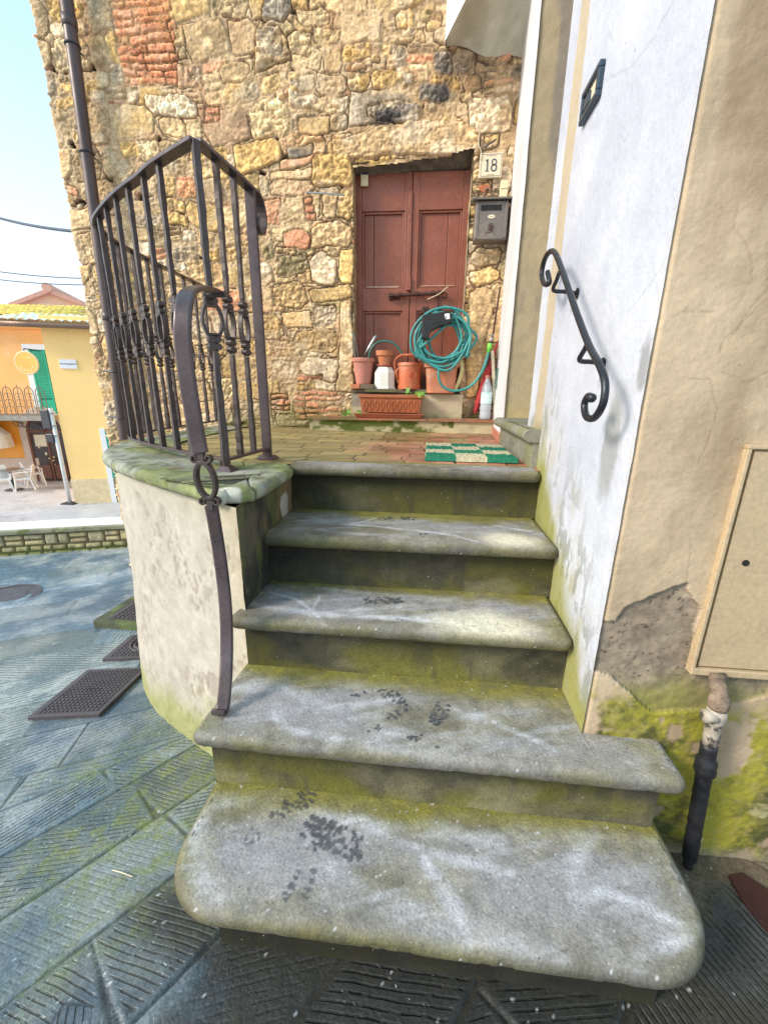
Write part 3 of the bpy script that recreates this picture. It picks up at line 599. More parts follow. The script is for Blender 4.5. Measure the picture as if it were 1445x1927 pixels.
# ledge in front of the wall (brick edged step) + landing floor --------------
def mossledge(x, y, z):
    n = fbm(x * 7, z * 14, 0, 4, 91); C = mixc((.52,.44,.27), (.42,.36,.22), fbm(x * 15, z * 15, 0, 3, 92)); C = mixc(C, (.09,.11,.015), sstep(.42, .58, n + .25 * (.35 - x) * (x > 0) * .0 + (x < .0) * .07 - (x > .2) * .12)); return C, .95
stairs = thing('stone_staircase', 'five mossy grey stone steps with rounded nosings leading up to a brick landing', 'staircase', (-.05, 1.2, 0))
ld = painted('ledge_face', [(-.915, 3.225, .995), (.52, 3.225, .995), (.52, 3.225, 1.078), (-.915, 3.225, 1.078)], .006, MAT['plaster'], stairs, mossledge, lambda x, y, z: .014 * (fbm(x * 8, z * 12, 0, 4, 91) - .5))
def brick_c(x, y, z):
    k = np.floor(x / .27); r = _h(k.astype(int), k.astype(int) * 0, k.astype(int) * 0, 5); C = mixc((.36,.13,.06), (.28,.13,.07), r); C = C * (.8 + .45 * fbm(x * 30, y * 30, 0, 3, 93))[..., None]
    C = mixc(C, (.16,.16,.05), sstep(.5, .7, fbm(x * 5, y * 5, 0, 3, 94)) * .5 + .35 * (x < -.55)); j = np.abs(x / .27 - k - .5) > .49; C = np.where(j[..., None], .1, C); return C, .85
def slabgrid(name, x0, x1, y0, y1, z, t, colfn, mat, parent, res=.008):
    painted(name, [(x0, y0, z), (x1, y0, z), (x1, y1, z), (x0, y1, z)], res, mat, parent, colfn, lambda x, y, zz: .003 * (fbm(x * 20, y * 20, 0, 3, 5) - .5))
    painted(name, [(x0, y0 + .0005, z - t), (x1, y0 + .0005, z - t), (x1, y0, z - .001), (x0, y0, z - .001)], res, mat, parent, colfn)
    painted(name, [(x0, y1, z - t), (x0, y0, z - t), (x0, y0, z - .001), (x0, y1, z - .001)], res * 2, mat, parent, colfn)
slabgrid('ledge_edge_bricks', -.935, .53, 3.205, 3.46, 1.098, .018, brick_c, MAT['brickfloor'], stairs)

def build_landing():
    st = .006; X = np.arange(-1.80, .475, st); Y = np.arange(1.70, 3.46, st); x, y = np.meshgrid(X, Y, indexing='ij')
    bw, bl = .105, .225
    row = np.floor(y / bw).astype(int); off = _h(row, row * 0, row * 0, 3) * .25; k = np.floor((x + off) / bl).astype(int); fy = y - row * bw; fx = (x + off) - k * bl
    d = np.minimum(np.minimum(fx, bl - fx), np.minimum(fy, bw - fy)) + .004 * (fbm(x * 30, y * 30, 0, 2, 95) - .5) * .5; j = 1 - sstep(.002, .006, d)
    r = _h(row, k, row * 0, 8); C = mixc((.42,.145,.08), (.50,.25,.15), r) * (.7 + .6 * fbm(x * 14, y * 14, 0, 4, 96))[..., None]
    g = .75 * sstep(.0, -.55, x + .5 * (fbm(x * 3, y * 3, 0, 4, 97) - .5) - .18 * (y > 2.7)) ; g = np.maximum(g, .8 * sstep(.55, .7, fbm(x * 5, y * 5, 0, 4, 98)) * (y < 3)); g = np.maximum(g, sstep(3.05, 3.2, y) * .6)
    C = mixc(C, mixc((.16,.19,.05), (.27,.29,.09), fbm(x * 20, y * 20, 0, 3, 99)), g * .85); C = mixc(C, (.035,.035,.02), j * .85)
    wet = sstep(.4, .6, fbm(x * 4, y * 4, 0, 3, 100)) * (x > -.3)
    C = C * (1 - .25 * wet)[..., None] * (.75 + .5 * _h(row, k, row * 0, 9))[..., None]
    z = .996 - .003 * j + .003 * (r - .5)
    ed = (y < 1.74)
    V = np.stack([x, y, z], -1)
    # trim the curved left side
    ctr = (x < -1.0) & (y < 1.62 + (-x - 1.0) * .75); keep = ~(ctr[:-1, :-1])
    mesh_obj('brick_landing', V, grid_faces(len(X), len(Y), keep), MAT['brickfloor'], stairs, smooth=True, col=col4(C, .85 - .45 * wet).reshape(-1, 4))
build_landing()

# ================================================================== STEPS
def swirl(x, y, s):
    wx = x + .18 * (fbm(x * 2.5, y * 4, 0, 3, s) - .5); wy = y + .10 * (fbm(x * 2.5, y * 4, 0, 3, s + 1) - .5)
    a = sstep(.52, .68, fbm(wx * 5, wy * 22, 0, 3, s + 2)); b = ridge(wx * 2.6, wy * 6, 0, 1, s + 3)
    return np.clip(a * .7 * sstep(.35, .6, fbm(x * 3, y * 3, 0, 2, s + 4)) + .8 * sstep(.86, 1., b), 0, 1)
def blobs(x, y, cx, cy, rx, ry, ang, seed, thr=.56):
    c, s = math.cos(ang), math.sin(ang); a = (x - cx) * c + (y - cy) * s; b = -(x - cx) * s + (y - cy) * c
    m = np.hypot(a / rx, b / ry) < 1 + .3 * (fbm(x * 40, y * 40, 0, 2, seed + 9) - .5)
    lug = np.sin(a * 2 * np.pi / .021) * np.sin(b * 2 * np.pi / .013 + a * 60) + 1.6 * (fbm(x * 70, y * 70, 0, 2, seed) - .5)
    return m * sstep(.12, .35, lug) 
def strokes(x, y, lst, z, seed):
    out = np.zeros(x.shape); wx = x + .012 * (fbm(x * 14, y * 14, 0, 3, seed) - .5); wy = y + .012 * (fbm(x * 14, y * 14, 0, 3, seed + 1) - .5)
    for pts, w, a in lst:
        P = [sz(*q, z)[:2] for q in pts]; P = crom([(p[0], p[1], 0) for p in P], 6); d = np.full(x.shape, 9.); tt = d * 0
        for i_, (p, q) in enumerate(zip(P[:-1], P[1:])):
            e = q - p; t = np.clip(((wx - p[0]) * e[0] + (wy - p[1]) * e[1]) / (e @ e + 1e-9), 0, 1); dd = np.hypot(wx - p[0] - t * e[0], wy - p[1] - t * e[1]); d = np.minimum(d, dd)
        out = np.maximum(out, a * sstep(w * (1.25 + .8 * (fbm(x * 8, y * 8, 0, 3, seed + 4) - .5)), w * .05, d) * sstep(.22, .5, fbm(x * 6, y * 6, 0, 4, seed + 3)) * (.5 + .5 * sstep(.35, .6, fbm(x * 9 + y * 22, y * 60 - x * 25, 0, 3, seed + 2))))
    return np.clip(out, 0, 1)
SW = {1: [([(400,1510), (520,1500), (640,1540), (790,1560), (940,1585)], .030, .75), ([(640,1540), (800,1600), (960,1640)], .016, .55), ([(800,1620), (850,1700), (880,1770)], .022, .7), ([(1080,1700), (1140,1680), (1240,1720), (1290,1760), (1200,1800)], .018, .75),
          ([(1120,1560), (1080,1640), (1100,1740), (1200,1830)], .028, .5), ([(380,1520), (360,1600), (400,1680), (480,1720)], .035, .6), ([(620,1640), (760,1720), (900,1760), (1050,1800)], .03, .35), ([(960,1560), (1100,1570), (1230,1580)], .02, .4)],
      2: [([(430,1300), (520,1290), (620,1330), (760,1320), (900,1350)], .03, .6), ([(520,1330), (540,1370), (640,1390)], .02, .6), ([(930,1360), (1040,1410)], .012, .6), ([(830,1400), (760,1380), (700,1400), (900,1430)], .02, .4), ([(480,1280), (600,1275)], .02, .4)],
      3: [([(470,1135), (560,1150), (700,1160), (860,1170)], .022, .8), ([(510,1115), (560,1130), (600,1160)], .010, .9), ([(530,1100), (640,1110), (760,1120), (860,1125)], .018, .6), ([(600,1120), (590,1150)], .006, .9), ([(520,1110), (620,1095)], .010, .6), ([(640,1150), (780,1140)], .02, .5)],
      4: [([(560,968), (660,985), (740,970), (900,985), (1000,1000)], .010, .8), ([(600,985), (700,990), (840,1005), (900,1020)], .010, .75), ([(640,975), (800,972), (960,980)], .008, .7), ([(540,980), (620,1000), (760,1010)], .02, .4), ([(900,975), (1000,985)], .016, .4)], 5: []}
def lugs(x, y, z, lst):
    out = np.zeros(x.shape)
    for (cx, cy, ang, L, Wd, rows, cols, keep, seed) in lst:
        c = sz(cx, cy, z); Rk = random.Random(seed); ca, sa = math.cos(ang), math.sin(ang)
        for i_ in range(rows):
            for j_ in range(cols):
                if Rk.random() > keep: continue
                u0 = ((i_ + .5) / rows - .5) * L; v0 = ((j_ + .5) / cols - .5) * Wd * (1 - .5 * abs(i_ / rows - .45)); u0 += .5 * L / rows * abs(j_ - cols / 2) + Rk.uniform(-.3, .3) * L / rows; v0 += Rk.uniform(-.3, .3) * Wd / cols; ru = L / rows * Rk.uniform(.26, .50); rv = Wd / cols * Rk.uniform(.38, .80)
                X_, Y_ = c[0] + u0 * ca - v0 * sa, c[1] + u0 * sa + v0 * ca; m = (np.abs(x - X_) < .04) & (np.abs(y - Y_) < .04)
                if not m.any(): continue
                a = (x[m] - X_) * ca + (y[m] - Y_) * sa; b = -(x[m] - X_) * sa + (y[m] - Y_) * ca; out[m] = np.maximum(out[m], sstep(1.12, .9, np.hypot(a / ru, b / rv) + .35 * (fbm(x[m] * 120, y[m] * 120, 0, 2, seed) - .5)))
    return out
LG = {1: [(568,1507,1.1,.065,.05,6,3,.8,1), (630,1575,-.25,.13,.075,8,5,.85,2), (590,1560,1.2,.06,.05,3,2,1.,3), (600,1590,.2,.05,.035,3,3,.95,4), (525,1530,.9,.07,.045,6,4,.6,5), (548,1670,1.3,.07,.018,6,1,.95,6), (583,1665,1.35,.065,.018,4,1,1.,7), (470,1575,.5,.05,.04,6,4,.35,8)],
      2: [(825,1345,1.2,.085,.05,9,5,.8,11), (735,1308,-.4,.10,.04,8,4,.7,12), (676,1305,.3,.06,.03,5,3,.5,13), (780,1388,.3,.05,.02,4,2,.8,14), (705,1372,.4,.05,.03,5,3,.4,15), (820,1405,.1,.015,.012,1,1,1.,16), (745,1345,.9,.09,.03,7,2,.4,17)],
      3: [(715,1130,.15,.14,.05,9,4,.6,21), (752,1165,-.5,.02,.01,2,1,1.,22)], 4: [(745,975,.1,.16,.05,10,3,.6,31), (800,1003,.1,.06,.03,4,2,.6,32)], 5: []}
def step_color(lv, yf, yb, x0, x1):
    lvl = lv
    def f(x, y, z, nose):
        n = fbm(x * 6, y * 6, z * 6, 4, lvl * 7); n2 = fbm(x * 28, y * 28, z * 28, 4, lvl * 7 + 1)
        C = mixc((.175,.155,.11), (.285,.26,.215), sstep(.3, .7, n)); C = C * (.55 + .9 * n2)[..., None]
        t = (y - yf) / (yb - yf)
        wornm = sstep(.0, .35, t) * sstep(1.0, .55, t) + .25
        sw = strokes(x, y, SW[lvl], .2 * lvl, 200 + lvl * 5) * (.3 + .7 * (nose < .5))
        haze = sstep(.38, .66, fbm(x * 3 + 2, y * 7, 0, 4, 130 + lvl)) * wornm; str_ = sstep(.5, .75, fbm(x * 5 + y * 8, y * 40 - x * 14, 0, 3, 134 + lvl)) * wornm
        C = mixc(C, (.31,.295,.31), haze * .6); C = mixc(C, (.42,.41,.43), str_ * .35); C = mixc(C, (.62,.615,.66), sw * .85)
        sun_patch = {3: (.22, 1.13, .20, .10), 4: (.30, 1.38, .12, .08)}.get(lvl)  # bright patch of sunlight painted into the tread colour
        if sun_patch:
            wx, wy, rx, ry = sun_patch; w = sstep(1.15, .3, np.hypot((x - wx) / rx, (y - wy - .04) / ry) + .8 * (fbm(x * 6, y * 6, 0, 3, 141) - .5)); C = mixc(C, (.72,.66,.50), w * .85)
        # moss: back of tread, both ends, nosing
        mb = sstep(.60, .92, t + .35 * (fbm(x * 5, y * 8, 0, 4, 150 + lvl) - .5)) * .9
        me = np.maximum(sstep(.13, .0, x - x0), sstep(.12, .0, x1 - x)) * .6 * sstep(.3, .6, fbm(x * 12, y * 12, z * 12, 3, 155))
        mn = nose * sstep(.3, .6, fbm(x * 7, z * 20, y * 7, 4, 160 + lvl)) * .6
        ms = np.clip(np.maximum(np.maximum(mb, me), mn), 0, 1) * (.7 + .3 * n2)
        C = mixc(C, mixc((.12,.105,.012), (.25,.225,.03), n2), np.clip(ms * 1.15, 0, 1))
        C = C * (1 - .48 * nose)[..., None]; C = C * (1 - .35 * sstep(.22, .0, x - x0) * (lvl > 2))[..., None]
        # specks
        s1 = fbm(x * 150, y * 150, z * 150, 2, 170 + lvl); C = np.where((s1 > .89)[..., None], .5, C); C = np.where((s1 < .13)[..., None], C * .6, C)
        pr = lugs(x, y, .2 * lvl, LG[lvl]) * (nose < .5)
        C = mixc(C, (.05,.052,.065), pr * (.55 + .5 * fbm(x * 9, y * 9, 0, 2, 345)))
        r = .62 + .2 * ms - .12 * haze - .25 * pr
        return C, r
    return f
def step_stone(lv, xl, xr, yf, yb, z, cr_l, cr_r, flare=0., th=.045, back_right=None):
    """slab with plan corner radii and half-round nosing"""
    r = th / 2
    # boundary curve (inner line, before nose) from back-left round to back-right
    xi0, xi1, yi = xl + r, xr - r, yf + r
    B = []
    def seg(p, q, n): return [np.array(p) + (np.array(q) - np.array(p)) * k / n for k in range(n)]
    ex = 2.2
    cl, c2 = max(cr_l - r, .006), max(cr_r - r, .006)
    pts = [(xi0 + flare, yb), (xi0, yi + cl)]
    B += seg(pts[0], pts[1], max(2, int((yb - yi - cl) / .006)))
    na = max(4, int(cl * 1.6 / .005)); B += [np.array([xi0 + cl - cl * math.cos(a), yi + cl - cl * math.sin(a)]) for a in np.linspace(0, math.pi / 2, na, endpoint=False)]
    B += seg((xi0 + cl, yi), (xi1 - c2, yi), int((xi1 - c2 - xi0 - cl) / .0045))
    nb = max(4, int(c2 * 1.6 / .005)); B += [np.array([xi1 - c2 + c2 * math.sin(a), yi + c2 - c2 * math.cos(a)]) for a in np.linspace(0, math.pi / 2, nb, endpoint=False)]
    ybr = yb if back_right is None else back_right
    B += seg((xi1, yi + c2), (xi1, ybr), max(2, int((ybr - yi - c2) / .006))); B.append(np.array([xi1, ybr]))
    B = np.array(B); B[:, 1] += .004 * (fbm(B[:, 0] * 3, B[:, 0] * 0 + lv, 0, 3, lv + 300) - .5) * 2
    n = len(B); T = np.gradient(B, axis=0); T /= np.linalg.norm(T, axis=1)[:, None]; Nn = np.stack([T[:, 1], -T[:, 0]], 1)  # outward for this winding
    if Nn[n // 2][1] > 0: Nn = -Nn
    # top: lofts from boundary to the back line
    back = np.stack([np.clip(B[:, 0], xi0 + flare, xi1), np.full(n, yb)], 1)
    if back_right is not None: back[:, 1] = np.where(back[:, 0] > XW, back_right, yb)
    m = int((yb - yf) / .0045) + 2; V = []; nose = []
    for j in range(m + 1):
        t = 1 - j / m; P = B * (1 - t) + back * t; V.append(np.column_stack([P, np.full(n, z)])); nose.append(np.zeros(n))
    for j in range(1, 13):
        th_ = math.pi * j / 12; P = B + Nn * r * math.sin(th_); V.append(np.column_stack([P, np.full(n, z - r + r * math.cos(th_))])); nose.append(np.full(n, min(1, j / 5)))
    P = B - Nn * .05; V.append(np.column_stack([P, np.full(n, z - th)])); nose.append(np.ones(n))
    V = np.array(V); nose = np.array(nose); x, y, zz = V[..., 0], V[..., 1], V[..., 2]
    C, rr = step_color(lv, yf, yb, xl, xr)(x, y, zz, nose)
    w = .004 * (fbm(x * 3, y * 5, 0, 3, 310 + lv) - .5) + .0014 * (fbm(x * 50, y * 50, zz * 50, 3, 320 + lv) - .5)
    chip = sstep(.60, .68, fbm(x * 14, zz * 14, y * 14, 4, 330 + lv, .6)) * (nose > .2) * .002; w = w - .0012 * sstep(.55, .7, fbm(x * 26, y * 26, 0, 3, 335 + lv)) * (nose < .5)
    V[..., 2] += w; V[..., 1] += chip
    return mesh_obj('step_tread', V, grid_faces(len(V), n, flip=True), MAT['stair'], stairs, smooth=True, col=col4(C, rr).reshape(-1, 4))
def risc(lv, dark):
    def f(x, y, z):
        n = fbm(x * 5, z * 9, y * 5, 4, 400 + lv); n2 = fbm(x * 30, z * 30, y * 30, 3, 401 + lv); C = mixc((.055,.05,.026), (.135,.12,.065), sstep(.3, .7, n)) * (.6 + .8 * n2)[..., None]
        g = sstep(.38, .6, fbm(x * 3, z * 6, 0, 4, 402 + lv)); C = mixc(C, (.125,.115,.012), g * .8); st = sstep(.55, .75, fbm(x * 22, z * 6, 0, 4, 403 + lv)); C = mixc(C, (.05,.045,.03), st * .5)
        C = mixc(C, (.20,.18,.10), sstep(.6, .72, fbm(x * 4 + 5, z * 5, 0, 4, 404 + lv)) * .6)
        return C * (dark * (.32 + .88 * sstep(.165, .0, z - np.min(z))) * (1 - .5 * sstep(-.25, -.57, x + .2 * (fbm(x * 5, z * 5, 0, 3, 346) - .5)) * (lv in (3, 4, 5))))[..., None], .85  # shade under the nosing and at the left painted into the riser
    return f
LEV = [(1, -.578, .655, .574, .915, .2, .15, .165, 0, None), (2, -.610, .668, .843, 1.165, .4, .03, .03, .02, .985), (3, -.612, XW, 1.112, 1.425, .6, .03, .008, .03, None), (4, -.583, XW, 1.343, 1.70, .8, .025, .008, .0, None)]
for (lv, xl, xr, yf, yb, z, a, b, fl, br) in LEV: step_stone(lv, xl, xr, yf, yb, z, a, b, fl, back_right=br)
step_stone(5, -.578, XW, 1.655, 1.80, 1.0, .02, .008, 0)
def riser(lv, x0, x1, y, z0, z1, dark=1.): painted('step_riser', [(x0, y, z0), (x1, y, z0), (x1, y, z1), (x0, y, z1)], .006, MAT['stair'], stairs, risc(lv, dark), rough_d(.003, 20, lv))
riser(1, -.45, .55, .635, -.08, .157, .22)  # very low factor: shade below the bottom tread painted into the colour
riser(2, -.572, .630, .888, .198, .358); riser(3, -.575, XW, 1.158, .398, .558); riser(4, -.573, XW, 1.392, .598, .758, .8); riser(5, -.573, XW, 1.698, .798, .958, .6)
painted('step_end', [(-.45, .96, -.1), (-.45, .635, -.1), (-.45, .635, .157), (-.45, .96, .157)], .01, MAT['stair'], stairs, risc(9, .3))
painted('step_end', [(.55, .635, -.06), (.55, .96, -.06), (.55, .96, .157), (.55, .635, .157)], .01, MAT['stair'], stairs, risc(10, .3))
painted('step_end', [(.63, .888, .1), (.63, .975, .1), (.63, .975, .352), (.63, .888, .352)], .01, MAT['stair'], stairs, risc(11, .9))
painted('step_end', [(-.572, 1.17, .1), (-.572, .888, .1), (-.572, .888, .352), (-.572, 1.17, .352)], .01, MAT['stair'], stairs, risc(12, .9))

# ================================================================== CURVED STAIR WALL with coping
cwall = thing('curved_stair_wall', 'curved plastered side wall of the stairs under a mossy stone coping', 'wall', (-1.0, 1.5, 0))
OUT = crom([(-.572, 1.168), (-.69, 1.235), (-.83, 1.325), (-1.01, 1.44), (-1.24, 1.60), (-1.46, 1.80), (-1.62, 2.05), (-1.70, 2.35), (-1.735, 2.8), (-1.74, 3.45)], 30)
def curved_face():
    P = np.array([p[:2] for p in OUT]); P = P[:int(len(P))]; z = np.arange(-.55, .955, .0065)
    n, m = len(P), len(z); T = np.gradient(P, axis=0); T /= np.linalg.norm(T, axis=1)[:, None]; N_ = np.stack([-T[:, 1], T[:, 0]], 1)
    if N_[40][1] > 0: N_ = -N_
    L = np.concatenate([[0], np.cumsum(np.linalg.norm(np.diff(P, axis=0), axis=1))])
    u, zz = np.meshgrid(L, z, indexing='ij'); x = P[:, 0][:, None] + 0 * zz; y = P[:, 1][:, None] + 0 * zz
    bat = .05 * sstep(.5, -.4, zz)
    pit = sstep(.58, .68, fbm(u * 46, zz * 30, 0, 4, 501)) * sstep(.45, .6, fbm(u * 3 + zz * 2, zz * 3, 0, 3, 502))
    pk = lambda pu, pz, ru, rz, s: sstep(1.05, .95, np.hypot((u - pu) / ru, (zz - pz) / rz) + .9 * (fbm(u * 14, zz * 14, 0, 4, s) - .5))
    pat = np.clip(pk(.22, .19, .07, .055, 503), 0, 1)
    h = bat + .010 * (fbm(u * 4, zz * 4, 0, 3, 506) - .5) - .003 * pit - .004 * pat + .002 * (fbm(u * 40, zz * 40, 0, 3, 507) - .5)
    C = mixc((.37,.33,.275), (.46,.415,.35), fbm(u * 3, zz * 3, 0, 4, 508)); C = C * (.75 + .5 * fbm(u * 20, zz * 20, 0, 4, 509))[..., None]
    C = mixc(C, (.22,.165,.12), pit * .5); C = mixc(C, (.30,.255,.21), pat * .75)
    C = mixc(C, (.42,.38,.31), sstep(.5, .75, fbm(u * 12, zz * 1.5, 0, 4, 510)) * .35)
    C = mixc(C, (.40,.37,.27), sstep(.80, .95, zz + .1 * (fbm(u * 12, zz * 5, 0, 3, 511) - .5)) * .5)
    C = mixc(C, (.45,.37,.22), sstep(.16, .0, u) * .45)
    gz = ground_z(x, y); gm = sstep(.24, .04, zz - gz - .18 * np.clip(1 - u / .5, 0, 1) + .16 * (fbm(u * 8, zz * 8, 0, 4, 512) - .5)); C = mixc(C, mixc((.22,.23,.05), (.33,.33,.13), fbm(u * 25, zz * 25, 0, 3, 513)), gm * .85)
    V = np.stack([x + N_[:, 0][:, None] * h, y + N_[:, 1][:, None] * h, zz], -1)
    mesh_obj('plaster_face', V, grid_faces(n, m, flip=False), MAT['plaster'], cwall, smooth=True, col=col4(C, .9).reshape(-1, 4))
curved_face()
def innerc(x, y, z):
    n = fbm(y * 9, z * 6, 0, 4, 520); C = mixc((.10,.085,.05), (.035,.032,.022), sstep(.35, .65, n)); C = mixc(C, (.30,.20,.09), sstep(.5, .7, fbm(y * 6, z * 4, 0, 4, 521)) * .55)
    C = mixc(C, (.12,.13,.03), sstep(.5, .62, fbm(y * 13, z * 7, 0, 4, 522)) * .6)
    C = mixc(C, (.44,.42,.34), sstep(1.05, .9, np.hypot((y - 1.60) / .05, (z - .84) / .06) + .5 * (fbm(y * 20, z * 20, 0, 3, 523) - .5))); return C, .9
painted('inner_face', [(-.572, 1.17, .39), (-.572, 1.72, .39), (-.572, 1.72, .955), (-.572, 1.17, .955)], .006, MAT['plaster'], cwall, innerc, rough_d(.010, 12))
def coping():
    # closed outline of the cap: outer curve (pushed out) + inner return along the stairs
    P = [np.array(p[:2]) for p in OUT]; Pn = np.array(P); T = np.gradient(Pn, axis=0); T /= np.linalg.norm(T, axis=1)[:, None]; N_ = np.stack([-T[:, 1], T[:, 0]], 1)
    if N_[40][1] > 0: N_ = -N_
    th, r, ov = .05, .025, .045
    outer = Pn + N_ * (ov - r)
    # end face at the stair side
    e0 = outer[6]; end = [np.array([-.535, 1.36]), np.array([-.531, 1.27]), np.array([-.536, 1.20])]
    end = [np.array(q) for q in crom([(-.585,1.66), (-.556,1.60), (-.548,1.50), (-.546,1.36), (-.552,1.27), (-.575,1.215), (-.62,1.205)], 8)]
    B = np.array([e[:2] for e in end] + [p for p in outer[14:]]); n = len(B)
    T = np.gradient(B, axis=0); T /= np.linalg.norm(T, axis=1)[:, None]; Nn = np.stack([-T[:, 1], T[:, 0]], 1)
    if Nn[n // 2][0] > 0: Nn = -Nn
    inner = B - Nn * np.linspace(0, 1, 2)[1] * 0; cen = np.stack([np.clip(B[:, 0] + .0, -9, 9), B[:, 1]], 1)
    # inner line: offset inwards to the landing (limit 0.26)
    wdt = np.full(n, .30); wdt[:48] = np.linspace(.02, .30, 48); inner = B - Nn * wdt[:, None]
    for i in range(n): inner[i, 0] = min(inner[i, 0], -.585) if inner[i,1] < 1.66 else inner[i, 0]
    for i in range(48): inner[i] = np.array([-.62 - .004 * i, 1.66]) if True else inner[i]
    V = []; nose = []
    m = 44
    for j in range(m + 1):
        t = 1 - j / m; Q = B * (1 - t) + inner * t; V.append(np.column_stack([Q, np.full(n, 1.004)])); nose.append(np.zeros(n))
    for j in range(1, 13):
        a = math.pi * j / 12; Q = B + Nn * r * math.sin(a); V.append(np.column_stack([Q, np.full(n, 1.004 - r + r * math.cos(a))])); nose.append(np.full(n, min(1., j / 6)))
    V.append(np.column_stack([B - Nn * .05, np.full(n, 1.004 - th)])); nose.append(np.ones(n))
    V = np.array(V); nose = np.array(nose); x, y, z = V[..., 0], V[..., 1], V[..., 2]
    n1 = fbm(x * 8, y * 8, z * 8, 4, 530); n2 = fbm(x * 30, y * 30, z * 30, 3, 531)
    C = mixc((.17,.175,.12), (.30,.30,.24), sstep(.35, .65, n1)) * (.7 + .6 * n2)[..., None]
    C = mixc(C, mixc((.10,.13,.02), (.27,.29,.08), n2), sstep(.38, .6, fbm(x * 5, y * 5, z * 5, 5, 532, .65)) * .8); C = mixc(C, (.06,.06,.04), sstep(.6, .7, fbm(x * 22, y * 22, z * 22, 4, 537)) * .6)
    C = mixc(C, (.10,.10,.05), sstep(.55, .7, fbm(x * 14, y * 14, z * 20, 3, 533)) * .5 * nose)
    C = mixc(C, (.55,.53,.47), sstep(1.05, .85, np.hypot((x + .60) / .035, (y - 1.19) / .03) + .5 * (fbm(x * 30, y * 30, 0, 3, 534) - .5)) * .8)
    Lc = np.concatenate([[0], np.cumsum(np.linalg.norm(np.diff(B, axis=0), axis=1))]); jt = np.abs(Lc - .42) < .004; jt2 = np.abs(Lc - 1.35) < .004
    V[:, jt | jt2, 2] -= .006; C[:, jt | jt2] *= .2
    V[..., 2] += .005 * (fbm(x * 5, y * 5, 0, 3, 535) - .5) + .002 * (fbm(x * 40, y * 40, z * 40, 3, 536) - .5)
    mesh_obj('coping', V, grid_faces(len(V), n, flip=False), MAT['capstone'], cwall, smooth=True, col=col4(C, .85).reshape(-1, 4))
coping()

# ================================================================== PLASTERED HOUSE ON THE RIGHT
ph = thing('plastered_house', 'beige plastered house with a white painted flank beside the steps', 'house', (1.2, 2.0, 0))
def crack(u, v, path, w=.0022, amp=.02, seed=0):
    """distance mask to a jagged polyline"""
    pu = u + amp * (fbm(u * 18, v * 18, 0, 3, seed) - .5); pv = v + amp * (fbm(u * 18 + 9, v * 18, 0, 3, seed + 1) - .5); d = np.full(u.shape, 9.)
    for (a, b), (c, e) in zip(path[:-1], path[1:]):
        L2 = (c - a) ** 2 + (e - b) ** 2 + 1e-9; t = np.clip(((pu - a) * (c - a) + (pv - b) * (e - b)) / L2, 0, 1); d = np.minimum(d, np.hypot(pu - a - t * (c - a), pv - b - t * (e - b)))
    return sstep(w, w * .3, d)
def inpoly(x, z, poly):
    ins = np.zeros(x.shape, bool); n = len(poly)
    for i in range(n):
        (x1, z1), (x2, z2) = poly[i], poly[(i + 1) % n]
        c = ((z1 > z) != (z2 > z)) & (x < (x2 - x1) * (z - z1) / (z2 - z1 + 1e-12) + x1); ins ^= c
    return ins
